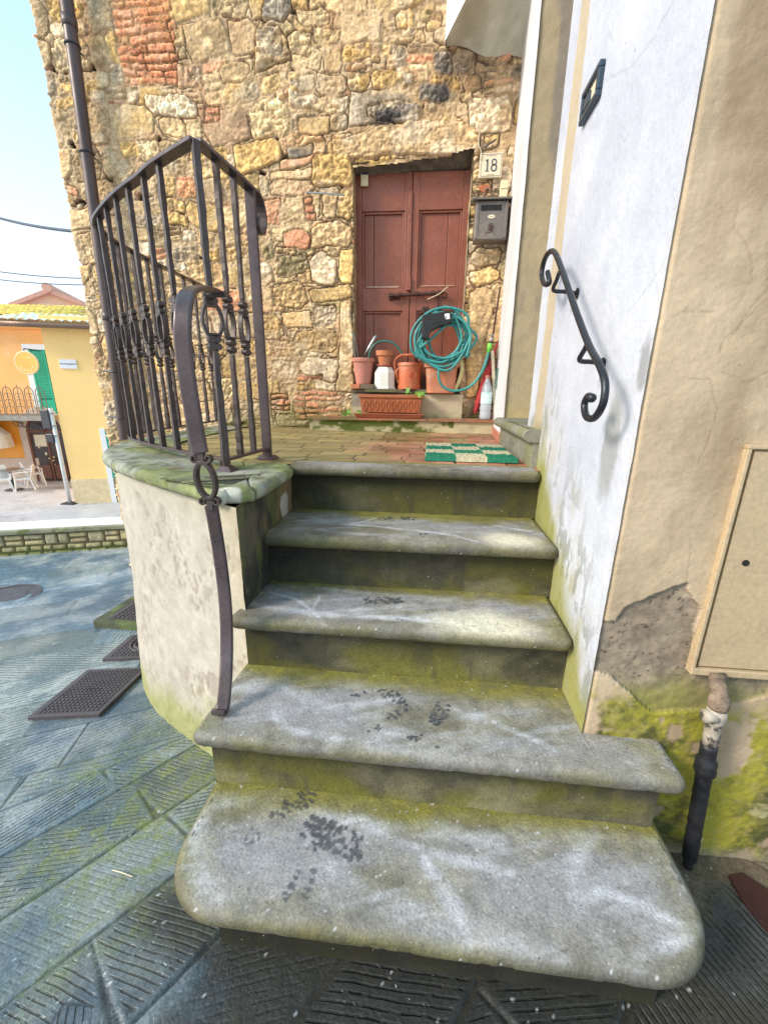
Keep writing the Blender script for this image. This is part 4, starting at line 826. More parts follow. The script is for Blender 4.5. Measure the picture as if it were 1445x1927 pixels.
def build_beige():
    PC = [tuple(sy_(*q, YB)[[0, 2]]) for q in ((1112,1262), (1118,1190), (1133,1172), (1160,1168), (1180,1140), (1215,1125), (1292,1094), (1297,1120), (1316,1150), (1305,1190), (1312,1246), (1345,1256), (1448,1262), (1450,1310), (1400,1320), (1340,1338), (1280,1342), (1225,1338), (1190,1310), (1165,1290), (1150,1274))]
    cr = []
    for seq in (((1290,1090), (1300,1000)), ((1445,470), (1440,540), (1395,600), (1360,640), (1350,690)), ((1350,590), (1290,585), (1270,590)), ((1370,640), (1440,560)), ((1280,715), (1330,720), (1350,760), (1345,790)), ((1385,390), (1380,430), (1405,470), (1415,530)), ((1340,800), (1310,870)), ((1230,600), (1215,680)), ((1350,700), (1400,720), (1445,700))):
        cr.append([tuple(sy_(*q, YB)[[0, 2]]) for q in seq])
    def f(x, z):
        xw = x + .014 * (fbm(x * 22, z * 22, 0, 4, 600) - .5); zw = z + .014 * (fbm(x * 22 + 5, z * 22, 0, 4, 601) - .5)
        pt = inpoly(xw, zw, PC).astype(float)
        n = fbm(x * 3, z * 3, 0, 4, 602); C = mixc((.34,.24,.15), (.45,.34,.22), sstep(.3, .7, n)); C = C * (.86 + .28 * fbm(x * 25, z * 25, 0, 3, 603))[..., None]
        C = mixc(C, (.23,.145,.075), sstep(.45, .75, fbm(x * 9, z * 1.6, 0, 4, 604)) * .6 * sstep(.6, 1.4, z + .3))
        C = mixc(C, (.62,.47,.32), sstep(.5, .75, fbm(x * 2.4 + 4, z * 2.4, 0, 4, 605)) * .5)
        k = 0
        for i, c in enumerate(cr): k = np.maximum(k, crack(x, z, c, .0022, .022, 610 + i))
        C = mixc(C, (.2,.13,.08), k * .38)
        pc = mixc((.20,.15,.105), (.31,.245,.175), fbm(x * 14, z * 14, 0, 4, 620)) * (.7 + .6 * fbm(x * 60, z * 60, 0, 2, 621))[..., None]
        pc = np.where((fbm(x * 120, z * 120, 0, 2, 622) < .22)[..., None], pc * .4, pc); pc = pc * (.75 + .5 * fbm(x * 25, z * 40, 0, 4, 624))[..., None]; pc = mixc(pc, (.22,.20,.05), sstep(.62, .53, z + .08 * (fbm(x * 12, z * 12, 0, 3, 623) - .5)) * sstep(.5, .55, x) * .7)
        C = mixc(C, pc, pt)
        # moss at the foot
        e = z + .16 * (fbm(x * 6, z * 6, 0, 4, 630) - .5) + .07 * (fbm(x * 30, z * 30, 0, 3, 631) - .5)
        mm = sstep(.60, .47, e) * sstep(.38, .47, fbm(x * 5 + 1, z * 5, 0, 5, 632, .6) + .07 * (x > .66)) * (1 - .75 * pt); mm = np.clip(mm * (.75 + .5 * sstep(.3, .6, fbm(x * 60, z * 60, 0, 3, 635))), 0, 1)
        C = mixc(C, mixc((.045,.055,.004), (.29,.26,.012), sstep(.33, .66, fbm(x * 10, z * 10, 0, 5, 633, .7))), np.clip(mm * 1.1, 0, 1) * .92); C = mixc(C, (.56,.47,.24), sstep(.55, .66, fbm(x * 7, z * 9, 0, 5, 634, .6)) * sstep(.30, .12, z) * .8)
        C = mixc(C, (.30,.25,.17), sstep(.06, .0, z) * .6)
        h = .003 * (fbm(x * 6, z * 6, 0, 3, 640) - .5) - .009 * pt + .0035 * pt * (fbm(x * 40, z * 40, 0, 3, 641) - .3) - .0004 * k + .0012 * (fbm(x * 60, z * 60, 0, 2, 642) - .5) + .004 * mm * fbm(x * 60, z * 60, 0, 2, 643)
        return C, h
    for (x0, x1, z0, z1, rs) in ((XW, 1.12, -.1, 1.3, .0032), (XW, 1.12, 1.3, 2.6, .0036), (1.12, 4.5, -.1, 2.6, .03), (XW, 4.5, 2.6, 5.0, .03)):
        X = np.linspace(x0, x1, int((x1 - x0) / rs) + 1); Z = np.linspace(z0, z1, int((z1 - z0) / rs) + 1); x, z = np.meshgrid(X, Z, indexing='ij'); C, h = f(x, z)
        edge = sstep(XW + .012, XW, x) * .010
        yy = YB - h + edge
        mesh_obj('front_plaster', np.stack([x, yy, z], -1), grid_faces(len(X), len(Z)), MAT['plaster'], ph, smooth=True, col=col4(C, .88).reshape(-1, 4))
build_beige()
def flankc(x, y, z):
    n = fbm(y * 3, z * 3, x, 4, 650); C = mixc((.46,.475,.545), (.55,.56,.61), sstep(.3, .7, n)); C = C * (.95 + .1 * fbm(y * 20, z * 20, 0, 3, 651))[..., None]
    C = mixc(C, (.47,.49,.54), sstep(.56, .8, fbm(y * 12, z * 1.3, 0, 4, 652)) * .35)
    # rising dirt above the steps
    stp = np.interp(y, [.9, .98, 1.12, 1.158, 1.35, 1.392, 1.66, 1.70, 2.2], [.4, .4, .4, .6, .6, .8, .8, 1.0, 1.0]) if True else 0
    sm = np.interp(y, [.9, 1.0, 1.7, 2.2], [.36, .42, .98, 1.0])
    e = z - sm + .22 * (fbm(y * 7, z * 5, 0, 4, 653) - .5)
    C = mixc(C, (.40,.36,.25), sstep(.42, .05, e) * sstep(.38, .6, fbm(y * 14, z * 8, 0, 5, 654, .6)) * .7)
    C = mixc(C, (.22,.23,.20), sstep(.55, .08, e) * sstep(.54, .62, fbm(y * 26, z * 12, 0, 5, 655, .6)) * .75)
    C = mixc(C, (.27,.26,.04), sstep(.17, .0, e) * .85)
    C = mixc(C, (.20,.20,.16), sstep(1.2, .5, np.hypot((y - 1.10) / .045, (z - 1.17) / .16) + 1.0 * (fbm(y * 22, z * 12, 0, 4, 656) - .5)) * .55)
    C = mixc(C, (.16,.155,.14), sstep(1.1, .4, np.hypot((y - 1.0) / .03, (z - 1.36) / .06) + .8 * (fbm(y * 25, z * 25, 0, 3, 657) - .5)) * .6)
    P = lambda *pp: [tuple(sx_(*q)[[1, 2]]) for q in pp]
    k = np.maximum(crack(y, z, P((1125,155), (1180,130), (1215,90), (1260,20), (1275,-20)), .0028, .02, 660), crack(y, z, P((1180,590), (1225,540), (1255,480)), .002, .03, 662))
    k = np.maximum(k, crack(y, z, P((1095,560), (1130,535)), .002, .02, 664)); k = np.maximum(k, crack(y, z, P((1145,60), (1150,85)), .003, .02, 668)); k = np.maximum(k, crack(y, z, P((1165,250), (1175,268), (1182,250)), .003, .01, 669))
    C = mixc(C, (.32,.33,.38), k * .75)
    # painted beige band
    bd = ((y > 1.77 + .006 * (fbm(z * 9, z * 0, 0, 3, 665) - .5)) & (y < 1.885 + .006 * (fbm(z * 9, z * 0 + 4, 0, 3, 666) - .5))).astype(float)
    bc = mixc((.50,.41,.29), (.44,.36,.25), fbm(y * 9, z * 9, 0, 4, 667)); bc = mixc(bc, (.16,.14,.02), sstep(1.25, 1.05, z + .1 * (fbm(y * 9, z * 9, 0, 3, 668) - .5)) * .9)
    C = mixc(C, bc, bd); return C, .75
fd = lambda x, y, z: .004 * (fbm(y * 5, z * 5, 0, 3, 670) - .5) + .0012 * (fbm(y * 50, z * 50, 0, 2, 671) - .5)
# normal must point to -x
painted('white_flank', [(XW, 2.0, .35), (XW, YB, .35), (XW, YB, 3.4), (XW, 2.0, 3.4)], .0052, MAT['plaster'], ph, flankc, fd)
painted('white_flank', [(XW, 2.0, 3.4), (XW, YB, 3.4), (XW, YB, 5.0), (XW, 2.0, 5.0)], .02, MAT['plaster'], ph, flankc, fd)
painted('band_return', [(XW, 2.0, .95), (XW, 2.0, 5.0), (1.2, 2.0, 5.0), (1.2, 2.0, .95)], .03, MAT['plaster'], ph, lambda x, y, z: (const((.72,.72,.75), x), .8))
def recc(x, y, z):
    n = fbm(x * 4, z * 3, 0, 4, 680); C = mixc((.38,.30,.185), (.47,.385,.25), n); C = mixc(C, (.24,.21,.18), sstep(.5, .66, fbm(x * 14 + 3, z * 2.2, 0, 4, 681) * .55 + sstep(.46, .66, x) * .42 * sstep(1.9, 2.8, z) + .12) * .8)
    C = mixc(C, (.60,.46,.2), sstep(1.3, 1.15, z) * .5); C = C * (.9 + .2 * fbm(x * 30, z * 30, 0, 3, 682))[..., None]; return C, .88
painted('recess_plaster', [(.448, 2.58, 1.1), (1.2, 2.58, 1.1), (1.2, 2.58, 5.0), (.448, 2.58, 5.0)], .009, MAT['plaster'], ph, recc, lambda x, y, z: .006 * (fbm(x * 8, z * 8, 0, 3, 683) - .5))
wc = lambda x, y, z: (mixc(const((.66,.65,.67), x), (.48,.43,.36), sstep(.55, .75, fbm(y * 7, z * 2, 0, 4, 684)) * .35), .75)
painted('white_pier_side', [(.505, 3.42, .99), (.446, 2.57, .99), (.446, 2.57, 5.0), (.505, 3.42, 5.0)], .015, MAT['plaster'], ph, wc, lambda x, y, z: .006 * (fbm(y * 6, z * 6, 0, 3, 685) - .5))
MB().box((.472, 2.99, 1.02), (.012, .8, .06), R=rotz(-.069)).build('skirting_tile', M('red_skirting', (.45,.17,.11), .6), ph, bevel=.003)
# body of the house behind the faces (keeps light out)
MB().box((2.85, 1.49, 2.35), (3.3, .98, 5.2)).box((2.85, 3.1, 2.35), (3.3, .9, 5.2)).build('house_core', MAT['plinth'], ph)
# trompe (curved underside) over the landing
def trompe():
    n = 26; B = [sy_(840 + 145 * t, 88 + 26 * t - 6 * math.sin(t * 9), YW - .01) for t in np.linspace(0, 1, n)]
    c0 = sy_(838, 76, 3.12); Fp = []
    for t in np.linspace(0, 1, n):
        a = t * math.pi / 2; Fp.append(np.array([c0[0] + (.50 - c0[0]) * t ** .85, 3.12 - .35 * t, c0[2] + .42 * math.sin(a) ** .8]))
    V = []; m = 14
    for j in range(m + 1):
        s = j / m
        for k in range(n):
            p = B[k] * (1 - s) + Fp[k] * s; p = p + np.array([0, 0, .06 * math.sin(s * math.pi)]); V.append(p)
    V = np.array(V).reshape(m + 1, n, 3); C, r = stonecol(((.66,.62,.50), (.46,.42,.31)), 6, 700)(V[..., 0], V[..., 1], V[..., 2]); C = mixc(C, (.5,.45,.33), sstep(.5, .7, fbm(V[..., 0] * 12, V[..., 1] * 12, 0, 4, 701)) * .5)
    o = mesh_obj('corbel_soffit', V, grid_faces(m + 1, n), MAT['plaster'], ph, smooth=True, col=col4(C, .9).reshape(-1, 4))
    b = MB(); top = 4.6
    for k in range(n - 1):
        b.add([Fp[k], Fp[k + 1], (Fp[k + 1][0], Fp[k + 1][1], top), (Fp[k][0], Fp[k][1], top)], [(0, 1, 2, 3)])
    b.add([Fp[0], (Fp[0][0], YW, B[0][2]), (Fp[0][0], YW, top), (Fp[0][0], Fp[0][1], top)], [(3, 2, 1, 0)])
    b.build('corbel_face', MAT['bluewhite'], ph)
trompe()
# stone doorstep cap in the recess
ds = thing('side_doorstep', 'grey stone doorstep slab with a rounded edge at the right of the landing', 'doorstep', (.6, 2.2, 1.0))
def capcol(x, y, z):
    n = fbm(x * 9, y * 9, z * 9, 4, 710); C = mixc((.17,.165,.12), (.29,.28,.22), n) * (.75 + .5 * fbm(x * 40, y * 40, z * 40, 3, 711))[..., None]; C = mixc(C, (.16,.17,.05), sstep(.5, .65, fbm(x * 7, y * 7, z * 7, 3, 712)) * .5); return C, .85
def bar_profile(name, prof, y0, y1, parent, mat, colfn, res=.008):
    ny = int((y1 - y0) / res) + 2; Y = np.linspace(y0, y1, ny); P = np.array(prof); V = np.zeros((len(P), ny, 3)); V[..., 0] = P[:, 0][:, None]; V[..., 2] = P[:, 1][:, None]; V[..., 1] = Y
    C, r = colfn(V[..., 0], V[..., 1], V[..., 2]); o = mesh_obj(name, V, grid_faces(len(P), ny), mat, parent, smooth=True, col=col4(C, r).reshape(-1, 4))
    return o
pr = [(.90, 1.154)] + [(.42 + .40 * t, 1.154) for t in np.linspace(1, 0, 30)] + [(.42 - .025 * math.sin(a), 1.129 + .025 * math.cos(a)) for a in np.linspace(0, math.pi, 12)] + [(.5, 1.104)]
bar_profile('doorstep_slab', pr, 1.765, 2.60, ds, MAT['capstone'], capcol)
mbc = MB(); mbc.add([(x, 1.765, z) for x, z in pr[1:]], [tuple(range(len(pr) - 1))]); endc = mbc.build('slab_end', M('slab_end_stone', (.22,.21,.16), .85, var=.3, bump=.5), ds)
painted('doorstep_side', [(.437, 2.60, .99), (.437, 1.775, .99), (.437, 1.775, 1.106), (.437, 2.60, 1.106)], .007, MAT['capstone'], ds, capcol, rough_d(.004, 20))
painted('doorstep_side', [(.437, 1.775, .99), (.9, 1.775, .99), (.9, 1.775, 1.106), (.437, 1.775, 1.106)], .012, MAT['capstone'], ds, capcol)

# utility cabinet on the beige wall
def utility():
    t = thing('utility_cabinet', 'beige metal meter cabinet door with a small round lock hole at the right edge', 'cabinet', (.9, YB, .9))
    x0, x1, z0, z1 = .694, 1.16, .640, 1.19; fw = .009; y = YB - .005
    m = M('beige_enamel', (.47,.35,.21), .5, var=.08, vscale=10, bump=.15, col2=(.37,.27,.16), c2scale=5, c2edge=(.55,.7))
    MB().box(((x0 + x1) / 2, y + .002, z1 + fw / 2), (x1 - x0 + 2 * fw, .024, fw)).box(((x0 + x1) / 2, y + .002, z0 - .018 / 2), (x1 - x0 + 2 * fw, .026, .018)).box((x0 - fw / 2, y + .002, (z0 + z1) / 2), (fw, .0235, z1 - z0)).box((x1 + fw / 2, y + .002, (z0 + z1) / 2), (fw, .0235, z1 - z0)).build('cabinet_frame', m, t, bevel=.002)
    MB().box(((x0 + x1) / 2, y + .016, (z0 + z1) / 2), (x1 - x0, .01, z1 - z0)).build('cabinet_recess', MAT['black'], t)
    d = MB().box(((x0 + x1) / 2 + .004, y + .002, (z0 + z1) / 2), (x1 - x0 - .011, .012, z1 - z0 - .009)).build('cabinet_door', m, t, bevel=.0015)
    MB().lathe([(.0075, 0), (.0075, .002)], (.745, y - .0045, .928), 18, R=rotx(math.pi / 2)).build('lock_hole', MAT['black'], d)
utility()
# old waste pipe at the foot of the beige wall
def waste():
    t = thing('waste_pipe', 'old taped pipe leaving the beige wall beside the bottom step', 'pipe', (.79, .93, 0))
    p = lambda x, z, y=.937: (x, y, z)
    o = MB().tube(crom([(.745, .962, .634), (.746, .958, .61), p(.7465, .585), p(.748, .54)], 6), .018, 16).build('painted_pipe', MAT['gas1'], t, smooth=True)
    MB().tube([p(.747, .59), p(.747, .575), p(.7475, .56), p(.748, .545)], [.0185, .023, .023, .0185], 16).build('pipe_band', MAT['gas1'], t, smooth=True)
    MB().lathe([(.0, 0), (.016, .0), (.016, .03), (0, .03)], (.715, .93, .53), 12, R=roty(math.pi / 2)).tube([p(.748, .55), p(.749, .53), p(.750, .50), p(.752, .465), p(.753, .44)], [.020, .023, .018, .018, .017], 16).build('white_joint', MAT['gas2'], t, smooth=True)
    R = random.Random(5); n = 40; P = [p(.753 + .036 * s, .44 - .43 * s) for s in np.linspace(0, 1, n)]; rr = [.0185 + .0004 * math.sin(k * 1.9) + (.006 if 4 < k < 9 else 0) + R.uniform(-.0005, .0005) - (.006 if k > 36 else 0) for k in range(n)]
    MB().tube(P, rr, 18).build('taped_pipe', MAT['gas3'], t, smooth=True)
waste()
# small framed plate on the white flank
def bell():
    t = thing('doorbell_plate', 'small dark blue framed doorbell plate on the white wall', 'doorbell', (XW - .01, 1.61, 2.16))
    y0, y1, z0, z1 = 1.535, 1.685, 2.122, 2.207; w = .017; x = XW - .009
    MB().box((x, (y0 + y1) / 2, z1 - w / 2), (.016, y1 - y0, w)).box((x, (y0 + y1) / 2, z0 + w / 2), (.016, y1 - y0, w)).box((x, y0 + w / 2, (z0 + z1) / 2), (.0155, w, z1 - z0 - 2 * w)).box((x, y1 - w / 2, (z0 + z1) / 2), (.0155, w, z1 - z0 - 2 * w)).build('plate_frame', MAT['blue'], t, bevel=.003)
    MB().box((x + .004, (y0 + y1) / 2, (z0 + z1) / 2), (.006, y1 - y0 - 2 * w, z1 - z0 - 2 * w)).build('name_card', MAT['tile'], t)
    MB().box((x - .001, y1 - w - .03, (z0 + z1) / 2), (.008, .05, .03)).build('bell_button', MAT['blue'], t, bevel=.002)
bell()
# wall handrail
def wallrail():
    t = thing('wall_handrail', 'short dark iron handrail with curled ends fixed to the white wall', 'handrail', (.38, 1.3, 1.5))
    X = .385; q = lambda px, py, dx=0: sx_(px, py, X + dx)
    path = [q(1030,512), q(1033,532), q(1024,534), q(1019,516), q(1024,490), q(1034,474), q(1045,478), q(1062,522), q(1085,590), q(1108,650), q(1128,688), q(1138,722), q(1134,760), q(1118,786), q(1103,784), q(1099,762), q(1106,746), q(1114,748)]
    o = MB().tube(crom(path, 7), .0085, 12).build('rail_bar', MAT['railblue'], t, smooth=True)
    MB().sphere(q(1113,749), .011).build('rail_knob', MAT['railblue'], o, smooth=True)
    for (a, b) in (((1052,512), (1041,546)), ((1107,642), (1090,678))):
        A = q(*a); B_ = q(*b, .0); W_ = sx_(b[0] + 46, b[1] + 6, XW); br = MB().tube(crom([A, .6 * A + .4 * B_ + np.array([0, 0, 0]), B_, .5 * B_ + .5 * W_, W_], 5), .0062, 10).build('rail_bracket', MAT['railblue'], t, smooth=True)
        MB().lathe([(.016, 0), (.014, .004)], W_ - np.array([.005, 0, 0]), 12, R=roty(math.pi / 2)).build('bracket_rosette', MAT['railblue'], br)
wallrail()
# rust stain on the ground right of the steps, built as a thin slab
def rustpatch():
    a = [sg(1370, 1645, .012), sg(1395, 1640, .014), sg(1470, 1690, .012), sg(1480, 1790, .012), sg(1440, 1745, .012), sg(1395, 1690, .012)]
    o = MB().hexa([p - np.array([0, 0, .012]) for p in a], a).build('rust_stain', MAT['rustwall'], bevel=.003)
    tag(o, 'rust red stain on the ground right of the bottom step', 'stain')
rustpatch()
#P2A
# ================================================================== IRON RAILING
def railing():
    t = thing('landing_railing', 'wrought iron railing with ring balusters round the edge of the landing', 'railing', (-1.2, 1.9, 1.0))
    Zb, Zt = 1.045, 2.035
    left = crom([(-.747,1.48), (-.950,1.60), (-1.075,1.69), (-1.19,1.765), (-1.31,1.853), (-1.43,1.95), (-1.535,2.045), (-1.62,2.16), (-1.675,2.33), (-1.70,2.6), (-1.715,2.95), (-1.72,3.36)], 8)
    left = [np.array([p[0], p[1]]) for p in left]; right = [np.array([-.747, 1.48]), np.array([-.712, 1.80])]
    flat = lambda w, h: [(w, h), (-w, h), (-w, -h), (w, -h)]
    # top rail: flat bar, corner, curl at the end over the newel
    c3 = lambda p, z: np.array([p[0], p[1], z])
    top = [c3(p, Zt) for p in left[::-1]]
    MB().tube(top, 1, sect=flat(.006, .021), up=(0, 0, 1)).build('top_rail', MAT['ironflat'], t, bevel=.002)
    rt = [c3(right[0], Zt), np.array([-.745, 1.80, Zt])] + [np.array([-.742, 1.865 + .055 * math.sin(a), Zt - .055 + .055 * math.cos(a)]) for a in np.linspace(0.1, math.pi, 12)] + [np.array([-.742, 1.865 - .022 * math.sin(a) , Zt - .11 + .022 - .022 * math.cos(a)]) for a in np.linspace(.2, math.pi, 7)] 
    rt = [c3(right[0], Zt), np.array([-.720, 1.70, Zt]), np.array([-.711, 1.81, Zt])] + [np.array([-.706, 1.83 + .07 * math.sin(a), Zt - .07 + .07 * math.cos(a)]) for a in np.linspace(.15, math.pi, 12)] + [np.array([-.702, 1.83 - .025 * math.sin(a), Zt - .14 + .025 - .025 * math.cos(a)]) for a in np.linspace(.2, 2.6, 6)]
    MB().tube(rt, 1, sect=flat(.006, .021), up=(1, 0, 0)).build('top_rail', MAT['ironflat'], t, bevel=.002) if False else MB().tube(rt, 1, sect=flat(.021, .006), up=(1, 0, 0)).build('top_rail', MAT['ironflat'], t, bevel=.002)
    MB().tube([c3(p, Zb) for p in left[::-1]], 1, sect=flat(.0055, .014), up=(0, 0, 1)).build('bottom_rail', MAT['ironflat'], t, bevel=.0015)
    MB().tube([c3(right[0], Zb), c3(right[1], Zb)], 1, sect=flat(.0055, .014), up=(0, 0, 1)).build('bottom_rail', MAT['ironflat'], t, bevel=.0015)
    nw = MB().box((-.711, 1.803, 1.515), (.040, .018, 1.04)).build('newel_post', MAT['ironflat'], t, bevel=.002)
    MB().hexa([(-.711 + a, 1.803 + b, 1.0) for a, b in ((-.045,-.035), (.045,-.035), (.045,.035), (-.045,.035))], [(-.711 + a, 1.803 + b, 1.016) for a, b in ((-.028,-.02), (.028,-.02), (.028,.02), (-.028,.02))]).build('post_foot', MAT['ironflat'], nw, bevel=.002)
    R = random.Random(2)
    def baluster(p, tang, foot=False, s=1.):
        x, y = p; tx = np.array([tang[0], tang[1], 0.]); tx /= np.linalg.norm(tx); ny = np.array([-tx[1], tx[0], 0.])
        zk1, zk2 = 1.452, 1.598; r = .0078 * s
        lo = [np.array([x, y, z]) + tx * R.uniform(-.0012, .0012) for z in np.linspace((.998 if foot else Zb), zk1 - .03, 16)]
        hi = [np.array([x, y, z]) + tx * R.uniform(-.0012, .0012) for z in np.linspace(zk2 + .03, Zt, 18)]
        sq = [(1, 1), (-1, 1), (-1, -1), (1, -1)]
        b = MB().tube(lo, [r * (1.45 - .45 * k / 15) * R.uniform(.9, 1.1) for k in range(16)], sect=sq, up=tx); b2 = MB().tube(hi, [r * (1 + .25 * k / 17) * R.uniform(.9, 1.1) for k in range(18)], sect=sq, up=tx)
        o = b.build('baluster', MAT['iron'], t, bevel=.0018); b2.build('upper_bar', MAT['iron'], o, bevel=.0018)
        c = np.array([x, y, 1.525]); ring = []
        for k in range(22):
            a = 2 * math.pi * k / 22; u = math.cos(a); w_ = .029 * s * abs(math.cos(a)) ** 1.0 * (1 if u > 0 else -1); ring.append(c + tx * w_ + np.array([0, 0, .058 * math.copysign(abs(math.sin(a)) ** 1.15, math.sin(a))]))
        MB().tube(ring, 1, closed=True, sect=[(.0095, .0045), (-.0095, .0045), (-.0095, -.0045), (.0095, -.0045)], up=ny).build('ring', MAT['iron'], o, bevel=.002)
        for zk, sg_ in ((zk1, -1), (zk2, 1)):
            kn = MB()
            for dz in (-.012, .012):
                for d in (-1, 1): kn.tube([c3(p, zk + dz) + tx * d * .0105 - ny * .0105, c3(p, zk + dz) + tx * d * .0105 + ny * .0105], .0105 * s, 12)
            kn.box((x, y, zk), (.016, .016, .056)).box((x, y, zk + sg_ * -.028), (.03 * s, .03 * s, .006), R=rotz(math.atan2(tx[1], tx[0])))
            autosmooth(kn.build('knot', MAT['iron'], o))
        return o
    cb = baluster(left[0], (.7, .7), True, 1.15); 
    MB().hexa([(left[0][0] + a * .035, left[0][1] + b * .035, 1.0) for a, b in ((-1,-1), (1,-1), (1,1), (-1,1))], [(left[0][0] + a * .016, left[0][1] + b * .016, 1.022) for a, b in ((-1,-1), (1,-1), (1,1), (-1,1))]).build('post_foot', MAT['ironflat'], cb, bevel=.002)
    MB().box((-.785, 1.535, 1.025), (.02, .02, .05)).build('rail_support', MAT['rust'], t, bevel=.002)
    baluster((-.736, 1.585), (0.1, 1)); baluster((-.725, 1.69), (.1, 1))
    L = [0.]
    for a, b in zip(left[:-1], left[1:]): L.append(L[-1] + np.linalg.norm(b - a))
    s = .228
    while s < L[-1] - .03:
        k = np.searchsorted(L, s); f = (s - L[k - 1]) / (L[k] - L[k - 1]); p = left[k - 1] * (1 - f) + left[k] * f; baluster(p, left[k] - left[k - 1]); s += .137
railing()
def strap():
    t = thing('stair_handrail', 'broad curved iron strap handrail with an oval ring, standing on the second step', 'handrail', (-.6, .93, .4))
    q = lambda px, py, y: sy_(px, py, y)
    flat = lambda w: [(w, .0045), (w * .8, .0075), (-w * .8, .0075), (-w, .0045), (-w, -.0045), (w, -.0045)]
    up_path = crom([q(408,551,1.40), q(392,545,1.32), q(372,543,1.22), q(354,552,1.12), q(347,575,1.07), q(344,610,1.05), q(346,660,1.05), q(354,720,1.05), q(364,780,1.055), q(372,825,1.06), q(377,852,1.06)], 8)
    n = len(up_path); o = MB().tube(up_path, 1, sect=flat(.0215), up=(1, .12, 0)).build('upper_strap', MAT['ironflat'], t, bevel=.0015); autosmooth(o)
    MB().tube([up_path[0] + np.array([-.03, 0, -.004]), up_path[0] + np.array([.03, .0, -.004])], .010, 10).build('strap_end', MAT['iron'], o)
    lo = crom([q(398,952,1.075), q(404,985,1.08), q(413,1040,1.085), q(421,1100,1.08), q(426,1160,1.06), q(427,1220,1.03), q(425,1280,.98), q(421,1325,.945)], 8)
    lo = lo + [lo[-1] + np.array([0, -.012, -.012]), lo[-1] + np.array([0, -.026, -.012]), lo[-1] + np.array([0, -.034, -.002]), lo[-1] + np.array([0, -.030, .008])]
    o2 = MB().tube(lo, 1, sect=flat(.0185), up=(1, .1, 0)).build('lower_strap', MAT['ironflat'], t, bevel=.0015); autosmooth(o2)
    c = q(389, 902, 1.07); top = q(380,862,1.065); bot = q(396,944,1.072); hh = np.linalg.norm(top - bot) / 2 - .012; ax = (top - bot) / np.linalg.norm(top - bot)
    ring = [ (top + bot) / 2 + np.array([1, 0, 0]) * .026 * math.cos(a) + ax * hh * math.sin(a) for a in np.linspace(0, 2 * math.pi, 29)[:-1]]
    MB().tube(ring, 1, closed=True, sect=[(.010, .0055), (-.010, .0055), (-.010, -.0055), (.010, -.0055)], up=(0, 1, 0)).build('oval_ring', MAT['iron'], t, bevel=.002)
    for (cc, sgn) in ((top, 1), (bot, -1)):
        m = MB()
        for d in (-1, 1):
            ce = cc + np.array([d * .018, 0, 0]); sp = [ce + np.array([d * r_ * math.cos(a), 0, sgn * r_ * math.sin(a)]) for a, r_ in zip(np.linspace(-2.4, 4.2, 18), np.linspace(.013, .003, 18))]
            m.tube(sp, 1, sect=[(.009, .0028), (-.009, .0028), (-.009, -.0028), (.009, -.0028)], up=(0, 1, 0))
        m.box(cc - ax * sgn * .012, (.024, .018, .008)).box(cc + ax * sgn * .008, (.018, .016, .03)); m.build('scroll', MAT['iron'], t, bevel=.001)
    # upper link to the corner post
    MB().tube([up_path[0], np.array([-.747, 1.48, up_path[0][2] + .0])], .0075, 8).build('strap_link', MAT['iron'], t)
strap()

# ================================================================== DOWNPIPE
def downpipe():
    a = sy_(118, -60, YW - .10); b = sy_(238, 845, YW - .10); t = thing('downpipe', 'brown rain downpipe running down the left edge of the stone house', 'downpipe', (b[0], YW - .1, .6))
    x = lambda z: b[0] + (a[0] - b[0]) * (z - b[2]) / (a[2] - b[2])
    zs = np.linspace(-.35, a[2] + .6, 60); MB().tube([(x(z), YW - .10, z) for z in zs], .040, 20).build('pipe_tube', MAT['pipe'], t, smooth=True)
    for z in (1.83, 3.62): MB().tube([(x(z + d), YW - .10, z + d) for d in (-.03, -.028, .028, .03)], [.040, .0455, .0455, .040], 20).build('pipe_sleeve', MAT['pipe'], t, smooth=True)
    for z in (1.42, 1.05, 2.9, 3.5):
        m = MB().tube([(x(z) + .044 * math.cos(k), YW - .10 + .044 * math.sin(k), z) for k in np.linspace(0, 2 * math.pi, 20)[:-1]], .006, 8, closed=True)
        if z < 2: m.tube([(x(z) - .04, YW - .09, z), (x(z) - .12, YW - .06, z + .01), (x(z) - .17, YW - .05, z + .004)], [.005, .010, .003], 8)
        m.tube([(x(z), YW - .06, z), (x(z), YW + .02, z)], .006, 8); m.build('pipe_clip', MAT['poled'], t)
downpipe()

